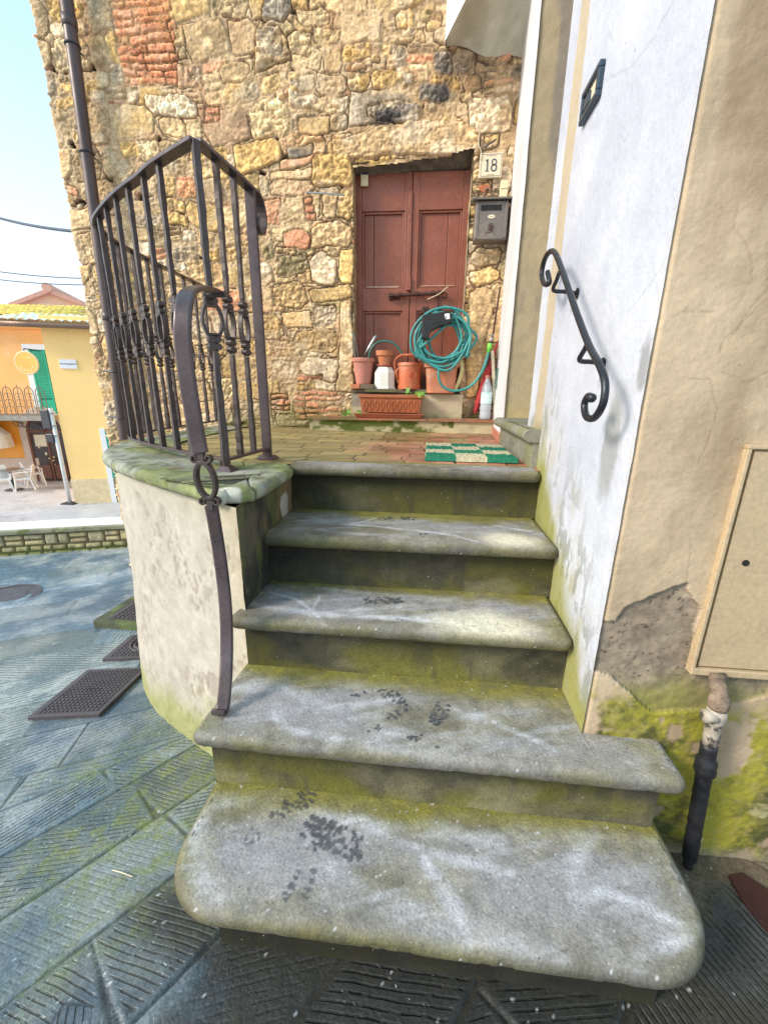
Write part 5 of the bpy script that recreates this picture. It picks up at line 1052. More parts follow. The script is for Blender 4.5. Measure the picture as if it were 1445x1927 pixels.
# ================================================================== ON THE HOUSE WALL
def mailbox():
    x0, x1, z0, z1, y0, y1 = .262, .478, 2.292, 2.520, 3.285, 3.385
    t = thing('mailbox', 'grey metal mailbox with a peaked lid hanging right of the brown door', 'mailbox', ((x0 + x1) / 2, YW, z0)); c = (x0 + x1) / 2
    MB().box((c, (y0 + y1) / 2, (z0 + z1) / 2), (x1 - x0, y1 - y0, z1 - z0)).build('box_body', MAT['greybox'], t, bevel=.004)
    MB().hexa([(x0 - .025, y0 - .03, z1 + .0), (x1 + .025, y0 - .03, z1 + .0), (x1 + .025, y1, z1 + .018), (x0 - .025, y1, z1 + .018)], [(x0 - .02, y0 - .028, z1 + .012), (x1 + .02, y0 - .028, z1 + .012), (x1 + .02, y1, z1 + .045), (x0 - .02, y1, z1 + .045)]).build('box_lid', MAT['greybox'], t, bevel=.003)
    fr = MB()
    for (cx, cz, w, h) in ((x0 + .012, (z0 + z1) / 2, .018, z1 - z0 - .02), (x1 - .012, (z0 + z1) / 2, .018, z1 - z0 - .02), (c, z0 + .012, x1 - x0 - .043, .016)): fr.box((cx, y0 - .003, cz), (w, .008, h))
    fr.build('box_frame', MAT['greybox'], t, bevel=.002)
    MB().box((c - .005, y0 - .001, z1 - .040), (.135, .006, .030)).build('mail_slot', MAT['black'], t)
    lb = MB().lathe([(.0, 0), (.02, 0), (.02, .003), (0, .003)], (c, y0 - .001, z1 - .092), 20, R=rotx(math.pi / 2), sect=lambda th: 1); lb.v = [(c + (v[0] - c) * 1.2, v[1], z1 - .092 + (v[2] - z1 + .092) * .55) for v in lb.v]; lb.build('name_plate', MAT['tile'], t)
    MB().tube([(c - .015 + .003 * k, y0 - .0045, z1 - .092 + .003 * math.sin(k * 2.1)) for k in range(11)], .0008, 5).build('scribble', MAT['ink'], t)
    ar = MB().tube([(c + .022 * math.cos(a), y0 - .003, z0 + .075 + .024 * math.sin(a)) for a in np.linspace(0, math.pi, 12)], .0035, 6).tube([(c - .022, y0 - .003, z0 + .075), (c - .022, y0 - .003, z0 + .05)], .0035, 6).tube([(c + .022, y0 - .003, z0 + .075), (c + .024, y0 - .003, z0 + .03)], .0025, 6).tube([(c - .034, y0 - .003, z0 + .047), (c + .005, y0 - .003, z0 + .047)], .003, 6).tube([(c - .03, y0 - .003, z0 + .047), (c - .035, y0 - .003, z0 + .028)], .0025, 6)
    ar.build('relief_emblem', MAT['greybox'], t)
    MB().box((c + .002, y0 - .0025, z0 + .068), (.024, .004, .036)).build('relief_window', MAT['rust'], t, bevel=.002)
    MB().lathe([(.0, 0), (.004, 0), (.004, .004), (0, .004)], (x0 + .04, y0 - .001, z1 - .12), 10, R=rotx(math.pi / 2)).build('box_lock', MAT['steel'], t)
mailbox()
def numtile():
    c = sy_(923.5, 310.5, YW - .05); t = thing('house_number', 'cream ceramic tile with the number 18 above the mailbox', 'house number', c); ex = np.array([.999, 0, .01]); ez = np.array([.01, 0, 1.]); w, h = .148, .140
    o = MB().box(c + np.array([0, .012, 0]), (w, .022, h)).build('number_tile', MAT['tile'], t, bevel=.003)
    b = MB(); y = c[1] - .0003; k = .009
    for (cx, cz, ww, hh) in ((0, h / 2 - k, w - 2 * k, .0016), (0, -h / 2 + k, w - 2 * k, .0016), (-w / 2 + k, 0, .0016, h - 2 * k), (w / 2 - k, 0, .0016, h - 2 * k)): b.box((c[0] + cx, y, c[2] + cz), (ww, .001, hh))
    b.build('tile_border', MAT['gutter'], t)
    # serif digits drawn as strokes
    g = MB(); Y_ = c[1] - .001; s = .032
    def st(P, r): g.tube([(c[0] + a, Y_, c[2] + b_) for a, b_ in P], 1, sect=[(.0008, r), (-.0008, r), (-.0008, -r), (.0008, -r)], up=(0, 1, 0))
    st([(-.024, .033), (-.024, -.033)], .0036); st([(-.036, -.033), (-.012, -.033)], .0016); st([(-.024, .032), (-.036, .024)], .0022)
    st([(.020 + .0145 * math.cos(a), .0165 + .016 * math.sin(a)) for a in np.linspace(0, 2 * math.pi, 17)], .0030); st([(.020 + .017 * math.cos(a), -.016 + .0175 * math.sin(a)) for a in np.linspace(0, 2 * math.pi, 19)], .0034)
    g.build('digits', MAT['ink'], t)
    MB().box((c[0], c[1] - .0004, c[2] + .053), (.07, .001, .003)).box((c[0], c[1] - .0004, c[2] - .054), (.05, .001, .0025)).build('small_print', M('faded_print', (.45,.38,.30), .6, bump=0), t)
numtile()
def sensor():
    c = sy_(686, 334, YD - .035); t = thing('door_sensor', 'small cream sensor box with a dark top on the brown door corner', 'sensor', c)
    MB().box(c + np.array([0, .0, -.012]), (.054, .02, .085)).build('sensor_case', MAT['cream'], t, bevel=.004); MB().box(c + np.array([.004, -.0105, .030]), (.05, .004, .035)).build('sensor_eye', MAT['ink'], t, bevel=.002)
sensor()
def topstuff():
    z = 2.566
    t = thing('cream_switch_box', 'narrow cream plastic box leaning on top of the mailbox', 'box', (.425, 3.35, z)); MB().box((.445, 3.345, z + .04), (.052, .02, .098), R=roty(.06)).build('case', MAT['cream'], t, bevel=.003); MB().box((.447, 3.334, z + .04), (.05, .002, .002)).build('case_seam', MAT['wood'], t)
    c = sy_(912, 356, 3.36); o = MB().hexa([c + np.array(v) for v in ((-.045, 0, .01), (-.02, 0, -.02), (.03, 0, -.025), (.04, 0, .0), (.02, 0, .022), (-.03, 0, .022))], [c + np.array(v) + np.array([0, -.012, 0]) for v in ((-.045, 0, .01), (-.02, 0, -.02), (.03, 0, -.025), (.04, 0, .0), (.02, 0, .022), (-.03, 0, .022))]).build('tile_shard', MAT['terrab'], bevel=.002); tag(o, 'broken brown tile shard stuck above the mailbox', 'shard')
    o = MB().tube(crom([(.318, 3.34, z + .0), (.322, 3.34, z + .035), (.345, 3.34, z + .045), (.362, 3.34, z + .012)], 6), .006, 8).tube(crom([(.372, 3.34, z + .0), (.38, 3.34, z + .035), (.40, 3.34, z + .04), (.412, 3.34, z + .008)], 6), .006, 8).build('wire_loops', MAT['wood'], smooth=True); tag(o, 'two small bent wire hoops on the mailbox lid', 'wire')
    P = [sy_(a, b, YW - .055) for a, b in ((905,195), (906,225), (902,250), (900,270), (905,285), (905,300))]; o = MB().tube(crom(P, 6), .0035, 6).build('hanging_cable', MAT['string'], smooth=True); tag(o, 'thin pale cable hanging down beside the house number', 'cable')
    P = [sy_(a, b, YW - .06) for a, b in ((912,278), (922,270), (933,262))]; o = MB().tube(P, .005, 6).build('iron_hook', MAT['poled']); tag(o, 'short dark iron hook above the house number', 'hook')
    P = [sy_(a, b, YW - .07) for a, b in ((576,362), (610,364), (648,367))]; o = MB().tube(P, .006, 6).build('iron_rod', MAT['steel']); tag(o, 'short grey iron rod set in the wall left of the door', 'rod')
topstuff()

# ================================================================== POTS AND CLUTTER
def boards():
    o = MB().box((-.30, 3.372, 1.296), (.60, .10, .028)).build('old_board', MAT['wood'], bevel=.003); tag(o, 'weathered wooden board under the pots on the door sill', 'board')
    o = MB().box((-.36, 3.275, 1.297), (.245, .06, .022)).build('mossy_plank', MAT['mossboard'], bevel=.003); tag(o, 'dark mossy plank sticking out above the long planter', 'plank')
    o = MB().box((-.565, 3.345, 1.327), (.07, .10, .034)).build('brick', MAT['terra'], bevel=.004); tag(o, 'red brick under the pink pot', 'brick')
    o = MB().box((-.475, 3.345, 1.327), (.105, .09, .034)).build('wood_block', MAT['wood'], bevel=.003); tag(o, 'grey wooden block beside the red brick under the pink pot', 'block')
boards()
def pots():
    y = 3.385
    t = thing('ribbed_pot', 'pale pink ribbed plastic pot holding a grey paddle and wires', 'pot', (-.515, y, 1.345))
    MB().lathe([(.0, 0), (.055, 0), (.058, .01), (.079, .160), (.079, .165), (.088, .165), (.090, .185), (.088, .192), (.08, .192), (.078, .17), (0, .165)], (-.515, y, 1.345), 72, sect=lambda th: 1 - .012 * (math.cos(24 * th) > 0)).build('pot_body', MAT['terrap'], t)
    MB().lathe([(0, 0), (.077, .0), (0, .001)], (-.515, y, 1.515), 20).build('soil', MAT['soil'], t)
    a, b = sy_(684, 672, y - .02), sy_(709, 630, y - .02)
    o = MB().tube([a, a * .6 + b * .4, a * .1 + b * .9, b], [.006, .012, .015, .006], 12).build('garden_paddle', MAT['steel'], smooth=True); tag(o, 'long grey garden tool leaning in the pink ribbed pot', 'garden tool')
    o = MB().tube([sy_(668, 672, y), sy_(666, 640, y), sy_(664, 626, y)], .003, 6).tube([sy_(674, 672, y), sy_(668, 634, y), sy_(665, 627, y)], .0025, 6).build('wire_stake', MAT['steel']); tag(o, 'thin bent wire stake in the pink ribbed pot', 'stake')
    t = thing('white_pot', 'white eight sided pot turned upside down under the small clay pot', 'pot', (-.345, y, 1.31))
    oc = lambda th: 1 / math.cos(((th + math.pi / 8) % (math.pi / 4)) - math.pi / 8)
    MB().lathe([(0, 0), (.084, 0), (.084, .014), (.077, .016), (.077, .12), (.060, .150), (.054, .163), (0, .163)], (-.345, y, 1.31), 64, sect=oc).build('pot_body', MAT['whitep'], t, bevel=.002)
    t = thing('clay_pot', 'small terracotta clay pot on a saucer on top of the white pot', 'pot', (-.348, y, 1.473))
    MB().lathe([(0, 0), (.05, 0), (.066, .012), (.066, .018), (0, .018)], (-.348, y, 1.4735), 36).build('saucer', MAT['saucer'], t, smooth=False)
    MB().lathe([(0, 0), (.044, 0), (.056, .062), (.066, .064), (.068, .100), (.060, .100), (.056, .085), (0, .082)], (-.348, y, 1.492), 40).build('pot_body', MAT['terra'], t)
    lf = MB(); R = random.Random(9)
    for k in range(7):
        a = R.uniform(0, 6.28); c = np.array([-.348, y, 1.58]); d = np.array([math.cos(a), math.sin(a), .3]); lf.tube([c, c + d * .03, c + d * .05 + np.array([0, 0, -.004])], [.002, .006, .001], 5)
    lf.build('dry_sprout', MAT['wood'], t)
    # watering can
    t = thing('watering_can', 'orange plastic watering can with an arched handle and round emblem', 'watering can', (-.155, y, 1.31)); c = (-.155, y, 1.31)
    MB().lathe([(0, 0), (.086, 0), (.090, .004), (.090, .03), (.085, .034), (.085, .04), (.088, .17), (.094, .172), (.094, .182), (.090, .195), (.078, .195), (0, .19)], c, 48).build('can_body', MAT['orangep'], t)
    hp = [sy_(*q, y - .02) for q in ((750,722), (744,700), (743,680), (752,670), (765,668), (785,669), (790,678))]; MB().tube(crom(hp, 6), .009, 10).build('can_handle', MAT['orangep'], t, smooth=True)
    MB().tube([(c[0] - .08, y - .03, c[2] + .08), (c[0] - .1, y - .035, c[2] + .13), (c[0] - .08, y - .03, c[2] + .16)], .008, 8).build('can_grip', MAT['orangep'], t, smooth=True)
    e = MB(); ec = np.array([c[0] + .03, y - .0865, c[2] + .105])
    for rr in (.026, .017, .008): e.tube([ec + np.array([rr * math.cos(a), .0 + .5 * (rr * math.cos(a)) * .35, rr * math.sin(a)]) for a in np.linspace(0, 2 * math.pi, 21)[:-1]], .0022, 6, closed=True)
    e.build('round_emblem', MAT['orangep'], t, smooth=True)
    # big square-ish pot
    t = thing('large_orange_pot', 'large orange plastic pot under the coiled teal hose', 'pot', (.088, y, 1.282)); sq = lambda th: 1 / (abs(math.cos(th)) ** 5 + abs(math.sin(th)) ** 5) ** .2
    MB().lathe([(0, 0), (.103, 0), (.106, .006), (.118, .185), (.130, .187), (.131, .22), (.120, .222), (.114, .19), (0, .18)], (.088, y + .005, 1.284), 72, sect=sq).build('pot_body', M('orange_terracotta_plastic', (.56,.20,.10), .6, var=.22, bump=.15, col2=(.50,.27,.18), c2scale=11), t)
    MB().tube([(.02 + .014 * k, 3.33 + (k % 3) * .02, 1.49 + .05 * abs(math.sin(k * 1.3))) for k in range(9)], .0025, 6).build('bent_wire', MAT['steel'], t)
    o = MB().tube(crom([sy_(858,668,y - .03), sy_(866,675,y - .05), sy_(869,695,y - .05), sy_(864,715,y - .05), sy_(857,733,y - .05)], 6), 1, sect=[(.013, .004), (-.013, .004), (-.013, -.004), (.013, -.004)], up=(1, 0, 0)).build('yellow_scoop', MAT['yellowp'], smooth=False, bevel=.002); tag(o, 'pale yellow curved plastic scoop standing beside the large orange pot', 'scoop')
pots()
def planter():
    t = thing('window_box_planter', 'long brown terracotta planter with leaf relief and green sprouts', 'planter', (-.285, 3.275, 1.1))
    x0, x1, y0, y1 = -.525, -.045, 3.228, 3.325; zb, zt = 1.138, 1.268
    b = MB(); b.hexa([(x0 + .02, y0 + .02, zb), (x1 - .02, y0 + .02, zb), (x1 - .02, y1 - .01, zb), (x0 + .02, y1 - .01, zb)], [(x0 + .004, y0 + .006, zt - .02), (x1 - .004, y0 + .006, zt - .02), (x1 - .004, y1, zt - .02), (x0 + .004, y1, zt - .02)])
    for (c, d) in (((-.285, y0 + .003, zt - .009), (x1 - x0 + .012, .014, .022)), ((-.285, y1 - .003, zt - .009), (x1 - x0 + .012, .014, .022)), ((x0 + .001, (y0 + y1) / 2, zt - .009), (.014, y1 - y0 - .022, .0215)), ((x1 - .001, (y0 + y1) / 2, zt - .009), (.014, y1 - y0 - .022, .0215))): b.box(c, d)
    b.build('planter_body', MAT['terrab'], t, bevel=.003)
    rl = MB()
    for k in range(10):
        cx = x0 + .05 + k * .0425; w = .0
        for s_ in (-1, 1):
            P = [(cx + s_ * .002, y0 + .0185 - .0, zb + .012), (cx + s_ * .013, y0 + .0125, zb + .05), (cx + s_ * .010, y0 + .009, zb + .075), (cx + s_ * .001, y0 + .0075, zb + .09)]; rl.tube(crom(P, 4), .0035, 6)
    rl.build('leaf_relief', MAT['terrab'], t, smooth=True)
    MB().box((-.285, 3.277, zt - .024), (x1 - x0 - .03, y1 - y0 - .03, .012)).build('soil', MAT['soil'], t)
    o = thing('planter_tray', 'red brown plastic tray under the long planter', 'tray', (-.295, 3.28, 1.1)); b = MB().hexa([(-.545, 3.22, 1.1), (-.055, 3.22, 1.1), (-.055, 3.335, 1.1), (-.545, 3.335, 1.1)], [(-.562, 3.208, 1.128), (-.036, 3.208, 1.128), (-.036, 3.34, 1.128), (-.562, 3.34, 1.128)])
    b.build('tray_body', MAT['saucer'], o, bevel=.003); MB().box((-.299, 3.209, 1.128), (.536, .008, .008)).build('tray_rim', MAT['saucer'], o, bevel=.002)
    R = random.Random(4)
    def leafy(name, label, c, n, s, up_):
        tt = thing(name, label, 'plant', c)
        for k in range(n):
            a = R.uniform(0, 6.28); d = np.array([math.cos(a), math.sin(a) * .6 - .3, R.uniform(.2, 1.) * up_]); d /= np.linalg.norm(d); e = np.array(c) + d * s * R.uniform(.5, 1)
            lf = MB(); w = R.uniform(.014, .024); side = np.cross(d, (0, 1, .3)); side /= np.linalg.norm(side); f = d * .8 + np.array([0, -.3, .1]); V = [e]; F = []
            for i in range(10):
                th = 2 * math.pi * i / 10; rr = w * (1 + .18 * math.cos(5 * th)); V.append(e + f * (rr * (1 + math.cos(th))) + side * rr * math.sin(th) + np.array([0, 0, -.25 * rr * abs(math.sin(th))]))
            V = V; F = [(0, 1 + i, 1 + (i + 1) % 10) for i in range(10)]; lf.add(V, F); lf.tube([np.array(c), (np.array(c) + e) / 2 + np.array([0, 0, .006]), e], .0014, 5); lf.build('leaf', MAT['leaf'], tt, smooth=True)
    leafy('strawberry_seedling', 'green sprout with round leaves at the right end of the planter', (-.115, 3.25, 1.262), 9, .06, .5)
    leafy('wall_weed', 'small green weed growing left of the planter tray', (-.575, 3.25, 1.10), 7, .06, .9)
planter()
def hose():
    t = thing('garden_hose', 'teal garden hose coiled over the large orange pot and joined to the tap', 'hose', (.06, 3.27, 1.5))
    R = random.Random(12); P = []; cx, cz = sy_(834, 640, 3.27)[[0, 2]]
    turns = 11; n = 24
    for k in range(turns):
        rx, rz = .195 + R.uniform(-.06, .035), .20 + R.uniform(-.07, .035); ox, oz = R.uniform(-.03, .03), R.uniform(-.045, .025); ph = R.uniform(-.5, .5); yy = 3.235 + .008 * k
        for i in range(n):
            a = 2 * math.pi * i / n; u = rx * math.cos(a); v = rz * math.sin(a) * (1 if math.sin(a) > 0 else .82); P.append(np.array([cx + ox + u * math.cos(ph) - v * math.sin(ph), yy - .03 * math.cos(a + k) * .5, cz + oz + u * math.sin(ph) + v * math.cos(ph)]))
    Q = P[::3]; q = lambda a, b, y=3.235: sy_(a, b, y)
    MB().tube(crom(Q, 5), .0095, 9).build('hose_coil', MAT['hose'], t, smooth=True)
    lp = [q(832,660), q(812,672), q(795,676), q(806,684), q(840,692), q(872,688), q(884,660)]
    MB().tube(crom([q(785,668), q(800,676), q(830,682), q(850,670), q(868,640), q(862,610), q(850,590)], 8), .0095, 9).tube(crom([q(790,655), q(820,630), q(845,605), q(858,590)], 8), .0095, 9).build('hose_strand', MAT['hose'], t, smooth=True)
    tail = [q(826,692), q(825,710), q(832,726), q(848,735), q(868,734), q(888,724), q(905,702), q(914,680), q(919,662)]
    MB().tube(crom(tail, 8), .0095, 9).build('hose_tail', MAT['hose'], t, smooth=True)
    a, b = q(918,664), q(922,646)
    MB().tube([a, a * .6 + b * .4, a * .55 + b * .45, b], [.010, .0135, .016, .016], 14).build('green_connector', MAT['greenp'], t, smooth=True)
    MB().tube([b, b + (b - a) * .15], .012, 12).build('connector_ring', MAT['blackp'], t)
    tp = thing('garden_tap', 'small metal tap on the white pier beside the door', 'tap', (.44, 3.24, b[2])); e = b + (b - a) * .3
    MB().tube([b + (b - a) * .12, e, e + np.array([.0, 0, .02])], [.008, .009, .009], 10).tube([e + np.array([0, 0, .008]), np.array([.445, e[1], e[2] + .008])], .008, 10).build('tap_body', MAT['brass'], tp, smooth=True)
    MB().box(e + np.array([0, 0, .035]), (.035, .01, .008)).build('tap_lever', MAT['brass'], tp, bevel=.002)
    o = MB().tube(crom([sy_(694,675,3.42), sy_(697,660,3.42), sy_(708,646,3.42), sy_(724,642,3.42), sy_(740,646,3.42), sy_(752,658,3.42), sy_(757,668,3.42)], 8), .0075, 9).build('short_hose', MAT['hoseg'], smooth=True); tag(o, 'dark green hose arching behind the small clay pot', 'hose')
    c = sy_(824, 606, 3.215)
    d = thing('black_sprinkler', 'black ribbed plastic hose holder with a white label in the coil', 'hose holder', c); RR = roty(.22)
    prof = [(-.115, .045), (.085, .075), (.10, .0), (.06, -.02), (-.0, -.035), (-.05, -.065), (-.075, -.12), (-.115, -.11)]
    MB().hexa([c + np.array([a_ , .02, b_]) for a_, b_ in prof][::-1], [c + np.array([a_ * .96, -.02, b_ * .96]) for a_, b_ in prof][::-1]).build('holder_case', MAT['blackp'], d, bevel=.006)
    rb = MB()
    for k in range(6): rb.box(c + np.array([-.04 + .018 * k, -.021, -.012 + .006 * k]), (.006, .006, .035), R=roty(.35))
    rb.build('holder_rib', MAT['blackp'], d, bevel=.001)
    MB().box(c + np.array([.062, -.0215, .033]), (.034, .002, .036), R=roty(-.12)).build('holder_label', MAT['bluewhite'], d)
hose()
def corner_items():
    y = 3.29
    t = thing('water_bottle', 'clear plastic water bottle with a pale label standing in the corner', 'bottle', (.43, y, 1.1)); c = (.43, y, 1.099)
    prof = [(0, .002), (.034, 0), (.040, .008), (.0405, .05), (.039, .055), (.0405, .06), (.0405, .10), (.038, .11), (.0405, .12), (.0405, .20), (.034, .235), (.018, .275), (.0135, .285), (.0135, .30)]
    MB().lathe(prof, c, 32).build('bottle_body', MAT['pet'], t, smooth=True)
    MB().lathe([(.0412, .115), (.0416, .117), (.0416, .195), (.0412, .197)], c, 32).build('bottle_label', M('bottle_label', (.62,.80,.80), .4, var=.3, vscale=60, col2=(.1,.5,.35), c2scale=30, c2edge=(.58,.62), bump=0), t, smooth=True)
    MB().lathe([(0, .298), (.016, .298), (.016, .318), (0, .318)], c, 20).build('bottle_cap', MAT['terrap'], t)
    t = thing('red_umbrella', 'closed red umbrella leaning in the corner by the tap', 'umbrella', (.4, 3.34, 1.1))
    a, b = sy_(893, 778, 3.35), sy_(936, 645, 3.39)
    pts = [a, a * .8 + b * .2, a * .5 + b * .5, a * .2 + b * .8, b]; MB().tube(crom(pts, 4), [.006 + .022 * math.sin(math.pi * min(1, k / 13.)) ** .7 + .002 * (k % 2) for k in range(17)], 14).build('umbrella_canopy', MAT['redp'], t)
    MB().tube([sy_(932, 785, 3.27), sy_(926, 660, 3.36)], 1, sect=[(.011, .004), (-.011, .004), (-.011, -.004), (.011, -.004)], up=(1, 0, 0)).build('wooden_slat', MAT['tile'])
    o = bpy.data.objects['wooden_slat']; tag(o, 'narrow pale wooden slat leaning behind the water bottle', 'slat')
    t = thing('scrubbing_brush', 'dark green bristle brush hanging on the white pier', 'brush', (.43, 3.2, 1.4)); c = sy_(937, 712, 3.22)
    MB().box(c, (.014, .03, .15)).build('brush_back', MAT['hoseg'], t, bevel=.003); br = MB()
    for k in range(14):
        for j in range(3): br.tube([c + np.array([-.007, -.01 + .01 * j, -.07 + .0105 * k]), c + np.array([-.022, -.01 + .01 * j, -.068 + .0105 * k])], .0022, 5)
    br.build('bristles', MAT['hoseg'], t)
    o = MB().tube(crom([sy_(941, 540, 3.36), sy_(934, 585, 3.36), sy_(927, 632, 3.37), sy_(917, 690, 3.37), sy_(899, 745, 3.37), sy_(886, 782, 3.37)], 6), .007, 8).build('rusty_cable', MAT['rust'], smooth=True); tag(o, 'rusty brown cable running down the corner behind the hose', 'cable')
corner_items()
def doormat():
    q = [sz(798.8, 858.5, 1.010), sz(973.5, 862, 1.010), sz(946, 834.5, 1.010), sz(807, 834.5, 1.010)]
    x0, x1, y0, y1 = -.006, .405, 1.87, 2.38
    x1 = .408
    nx, ny = 170, 210; X = np.linspace(x0, x1, nx); Y = np.linspace(y0, y1, ny); x, y = np.meshgrid(X, Y, indexing='ij')
    z = 1.012 + .010 * fbm(x * 130, y * 130, 0, 2, 801) + .003 * np.sin(y * 2 * np.pi / .016); ed = np.minimum.reduce([x - x0, x1 - x, y - y0, y1 - y]); z = np.where(ed < .004, .999, z)
    F_ = grid_faces(nx, ny); cx = ((x - x0) / (x1 - x0) * 3).astype(int)[:-1, :-1]; cy = ((y - y0) / (y1 - y0) * 4).astype(int)[:-1, :-1]; mi = ((cx + cy) % 2).ravel()
    xx = x + .002 * (fbm(y * 60, x * 60, 0, 2, 802) - .5)
    o = mesh_obj('doormat', np.stack([xx, y, z], -1), F_, None, mats=[MAT['mossgrn'], MAT['sisal']], midx=mi); tag(o, 'green and beige chequered bristle doormat at the right of the landing', 'doormat')
doormat()
def litter():
    R = random.Random(8)
    a, b = sg(212, 1637, .004), sg(250, 1650, .004); o = MB().tube([a, (a + b) / 2 + np.array([0, 0, .003]), b], [.002, .0022, .0015], 5).build('twig', MAT['string']); tag(o, 'short pale twig lying on the paving left of the bottom step', 'twig')
    c = sz(330, 884, 1.012); o = MB().add([c + np.array(v) for v in ((-.03, -.01, 0), (0, .006, .008), (.03, .012, .002), (0, -.008, .004))], [(0, 1, 2, 3)]).build('dead_leaf', MAT['wood']); tag(o, 'dark curled dead leaf on the mossy coping', 'leaf')
litter()

# ================================================================== MANHOLE COVERS
def covers():
    def cover(name, label, q, cx, cy, ang, w, l, cells, rnd_=False, frame=0.):
        z = float(ground_z(cx, cy)) + .014; t = thing(name, label, 'manhole cover', (cx, cy, z)); R_ = rotz(ang); c = np.array([cx, cy, z])
        P = lambda u, v, h=0: c + R_ @ np.array([u, v, h])
        sl = [(float(ground_z(cx + (R_ @ np.array([u, v, 0]))[0], cy + (R_ @ np.array([u, v, 0]))[1])) - float(ground_z(cx, cy))) for u, v in ((-w/2, -l/2), (w/2, -l/2), (w/2, l/2), (-w/2, l/2))]
        S = lambda u, v: ((1 - (u / w + .5)) * (1 - (v / l + .5)) * sl[0] + (u / w + .5) * (1 - (v / l + .5)) * sl[1] + (u / w + .5) * (v / l + .5) * sl[2] + (1 - (u / w + .5)) * (v / l + .5) * sl[3])
        B_ = [P(u, v, S(u, v) - .03) for u, v in ((-w/2, -l/2), (w/2, -l/2), (w/2, l/2), (-w/2, l/2))]; T_ = [P(u, v, S(u, v) + .006) for u, v in ((-w/2, -l/2), (w/2, -l/2), (w/2, l/2), (-w/2, l/2))]
        MB().hexa(B_, T_).build('cover_plate', MAT['plate'], t, bevel=.002)
        m = MB(); nu, nv = cells; bw = w / (nu + 2.0); g = .006
        for i in range(nu):
            for j in range(nv):
                u = -w / 2 + w * .07 + (i + .5) * w * .86 / nu; v = -l / 2 + l * .05 + (j + .5) * l * .90 / nv; a_, b_ = w * .86 / nu / 2 - g / 2, l * .90 / nv / 2 - g / 2
                if rnd_ and math.hypot(u, v - l * .1) < w * .30: continue
                q1 = [P(u + du * a_, v + dv * b_, S(u, v) + .004) for du, dv in ((-1,-1), (1,-1), (1,1), (-1,1))]; q2 = [P(u + du * a_ * .85, v + dv * b_ * .85, S(u, v) + .0105) for du, dv in ((-1,-1), (1,-1), (1,1), (-1,1))]; m.hexa(q1, q2)
        o = m.build('stud_pattern', MAT['plate'], t)
        if rnd_:
            rg = MB()
            for rr in (w * .27, w * .20): rg.tube([P(rr * math.cos(a), l * .1 + rr * math.sin(a), S(0, l * .1) + .008) for a in np.linspace(0, 2 * math.pi, 33)[:-1]], .008, 6, closed=True)
            rg.build('round_lid', MAT['plate'], t)
        else:
            MB().box(P(-.01, 0, S(0, 0) + .0105), (.03, .012, .003), R=R_).box(P(.03, 0, S(0, 0) + .0105), (.03, .012, .003), R=R_).build('lift_slot', MAT['black'], t)
        return t
    # corners of the biggest plate measured on the paving
    A, B, C = sg(60,1345), sg(205,1338), sg(280,1272)
    D = sg(215,1242); ctr = (A + C) / 2; e = B - A; f = C - B
    ang = math.atan2(e[1], e[0]); cover('large_manhole_cover', 'large rusty brown rectangular cast iron cover nearest the steps', None, ctr[0] - .01, ctr[1] + .01, ang, .36, .42, (14, 16))
    c2 = sg(262, 1222); cover('round_manhole_cover', 'cast iron cover with a round lid behind the large cover', None, c2[0] + .03, c2[1] + .02, ang, .36, .30, (12, 9), True)
    c3 = sg(250, 1160, .05); z = float(ground_z(c3[0], c3[1]))
    t = thing('raised_manhole_cover', 'raised dark iron cover in a mossy concrete frame', 'manhole cover', (c3[0], c3[1], z)); P0 = [sg(178,1182), sg(300,1190), sg(330,1130), sg(245,1130)]
    o1 = P0[0]; e1 = (P0[1] - P0[0]); e1[2] = 0; e1 /= np.linalg.norm(e1); f1 = np.array([-e1[1], e1[0], 0]); w_, l_ = .55, .38
    zt = z + .055
    q = [o1 + e1 * a + f1 * b for a, b in ((0, 0), (w_, 0), (w_, l_), (0, l_))]
    MB().hexa([(p[0], p[1], z - .25) for p in q], [(p[0], p[1], zt) for p in q]).build('concrete_frame', M('mossy_frame', (.07,.075,.045), .85, var=.3, bump=.6, col2=(.12,.16,.05), c2scale=8), t, bevel=.004)
    MB().hexa([tuple(o1 + e1 * a + f1 * b)[:2] + (zt - .01,) for a, b in ((.09, .05), (w_ - .02, .05), (w_ - .02, l_ - .03), (.09, l_ - .03))], [tuple(o1 + e1 * a + f1 * b)[:2] + (zt + .006,) for a, b in ((.09, .05), (w_ - .02, .05), (w_ - .02, l_ - .03), (.09, l_ - .03))]).build('cover_plate', MAT['plate'], t)
    m = MB()
    for i in range(12):
        for j in range(9):
            a, b = .10 + (i + .5) * (w_ - .13) / 12, .055 + (j + .5) * (l_ - .09) / 9; pp = o1 + e1 * a + f1 * b; m.box((pp[0], pp[1], zt + .009), (.024, .022, .006), R=rotz(math.atan2(e1[1], e1[0])))
    m.build('stud_pattern', MAT['plate'], t)
    c4 = sg(8, 1125); t = thing('distant_round_cover', 'round iron cover set in the street at the far left', 'manhole cover', (c4[0], c4[1], c4[2])); m = MB().lathe([(0, -.02), (.26, -.02), (.26, .006), (.22, .008), (.22, .004), (.16, .004), (.16, .008), (.1, .008), (0, .006)], c4, 40).build('round_lid', MAT['plate'], t)
covers()

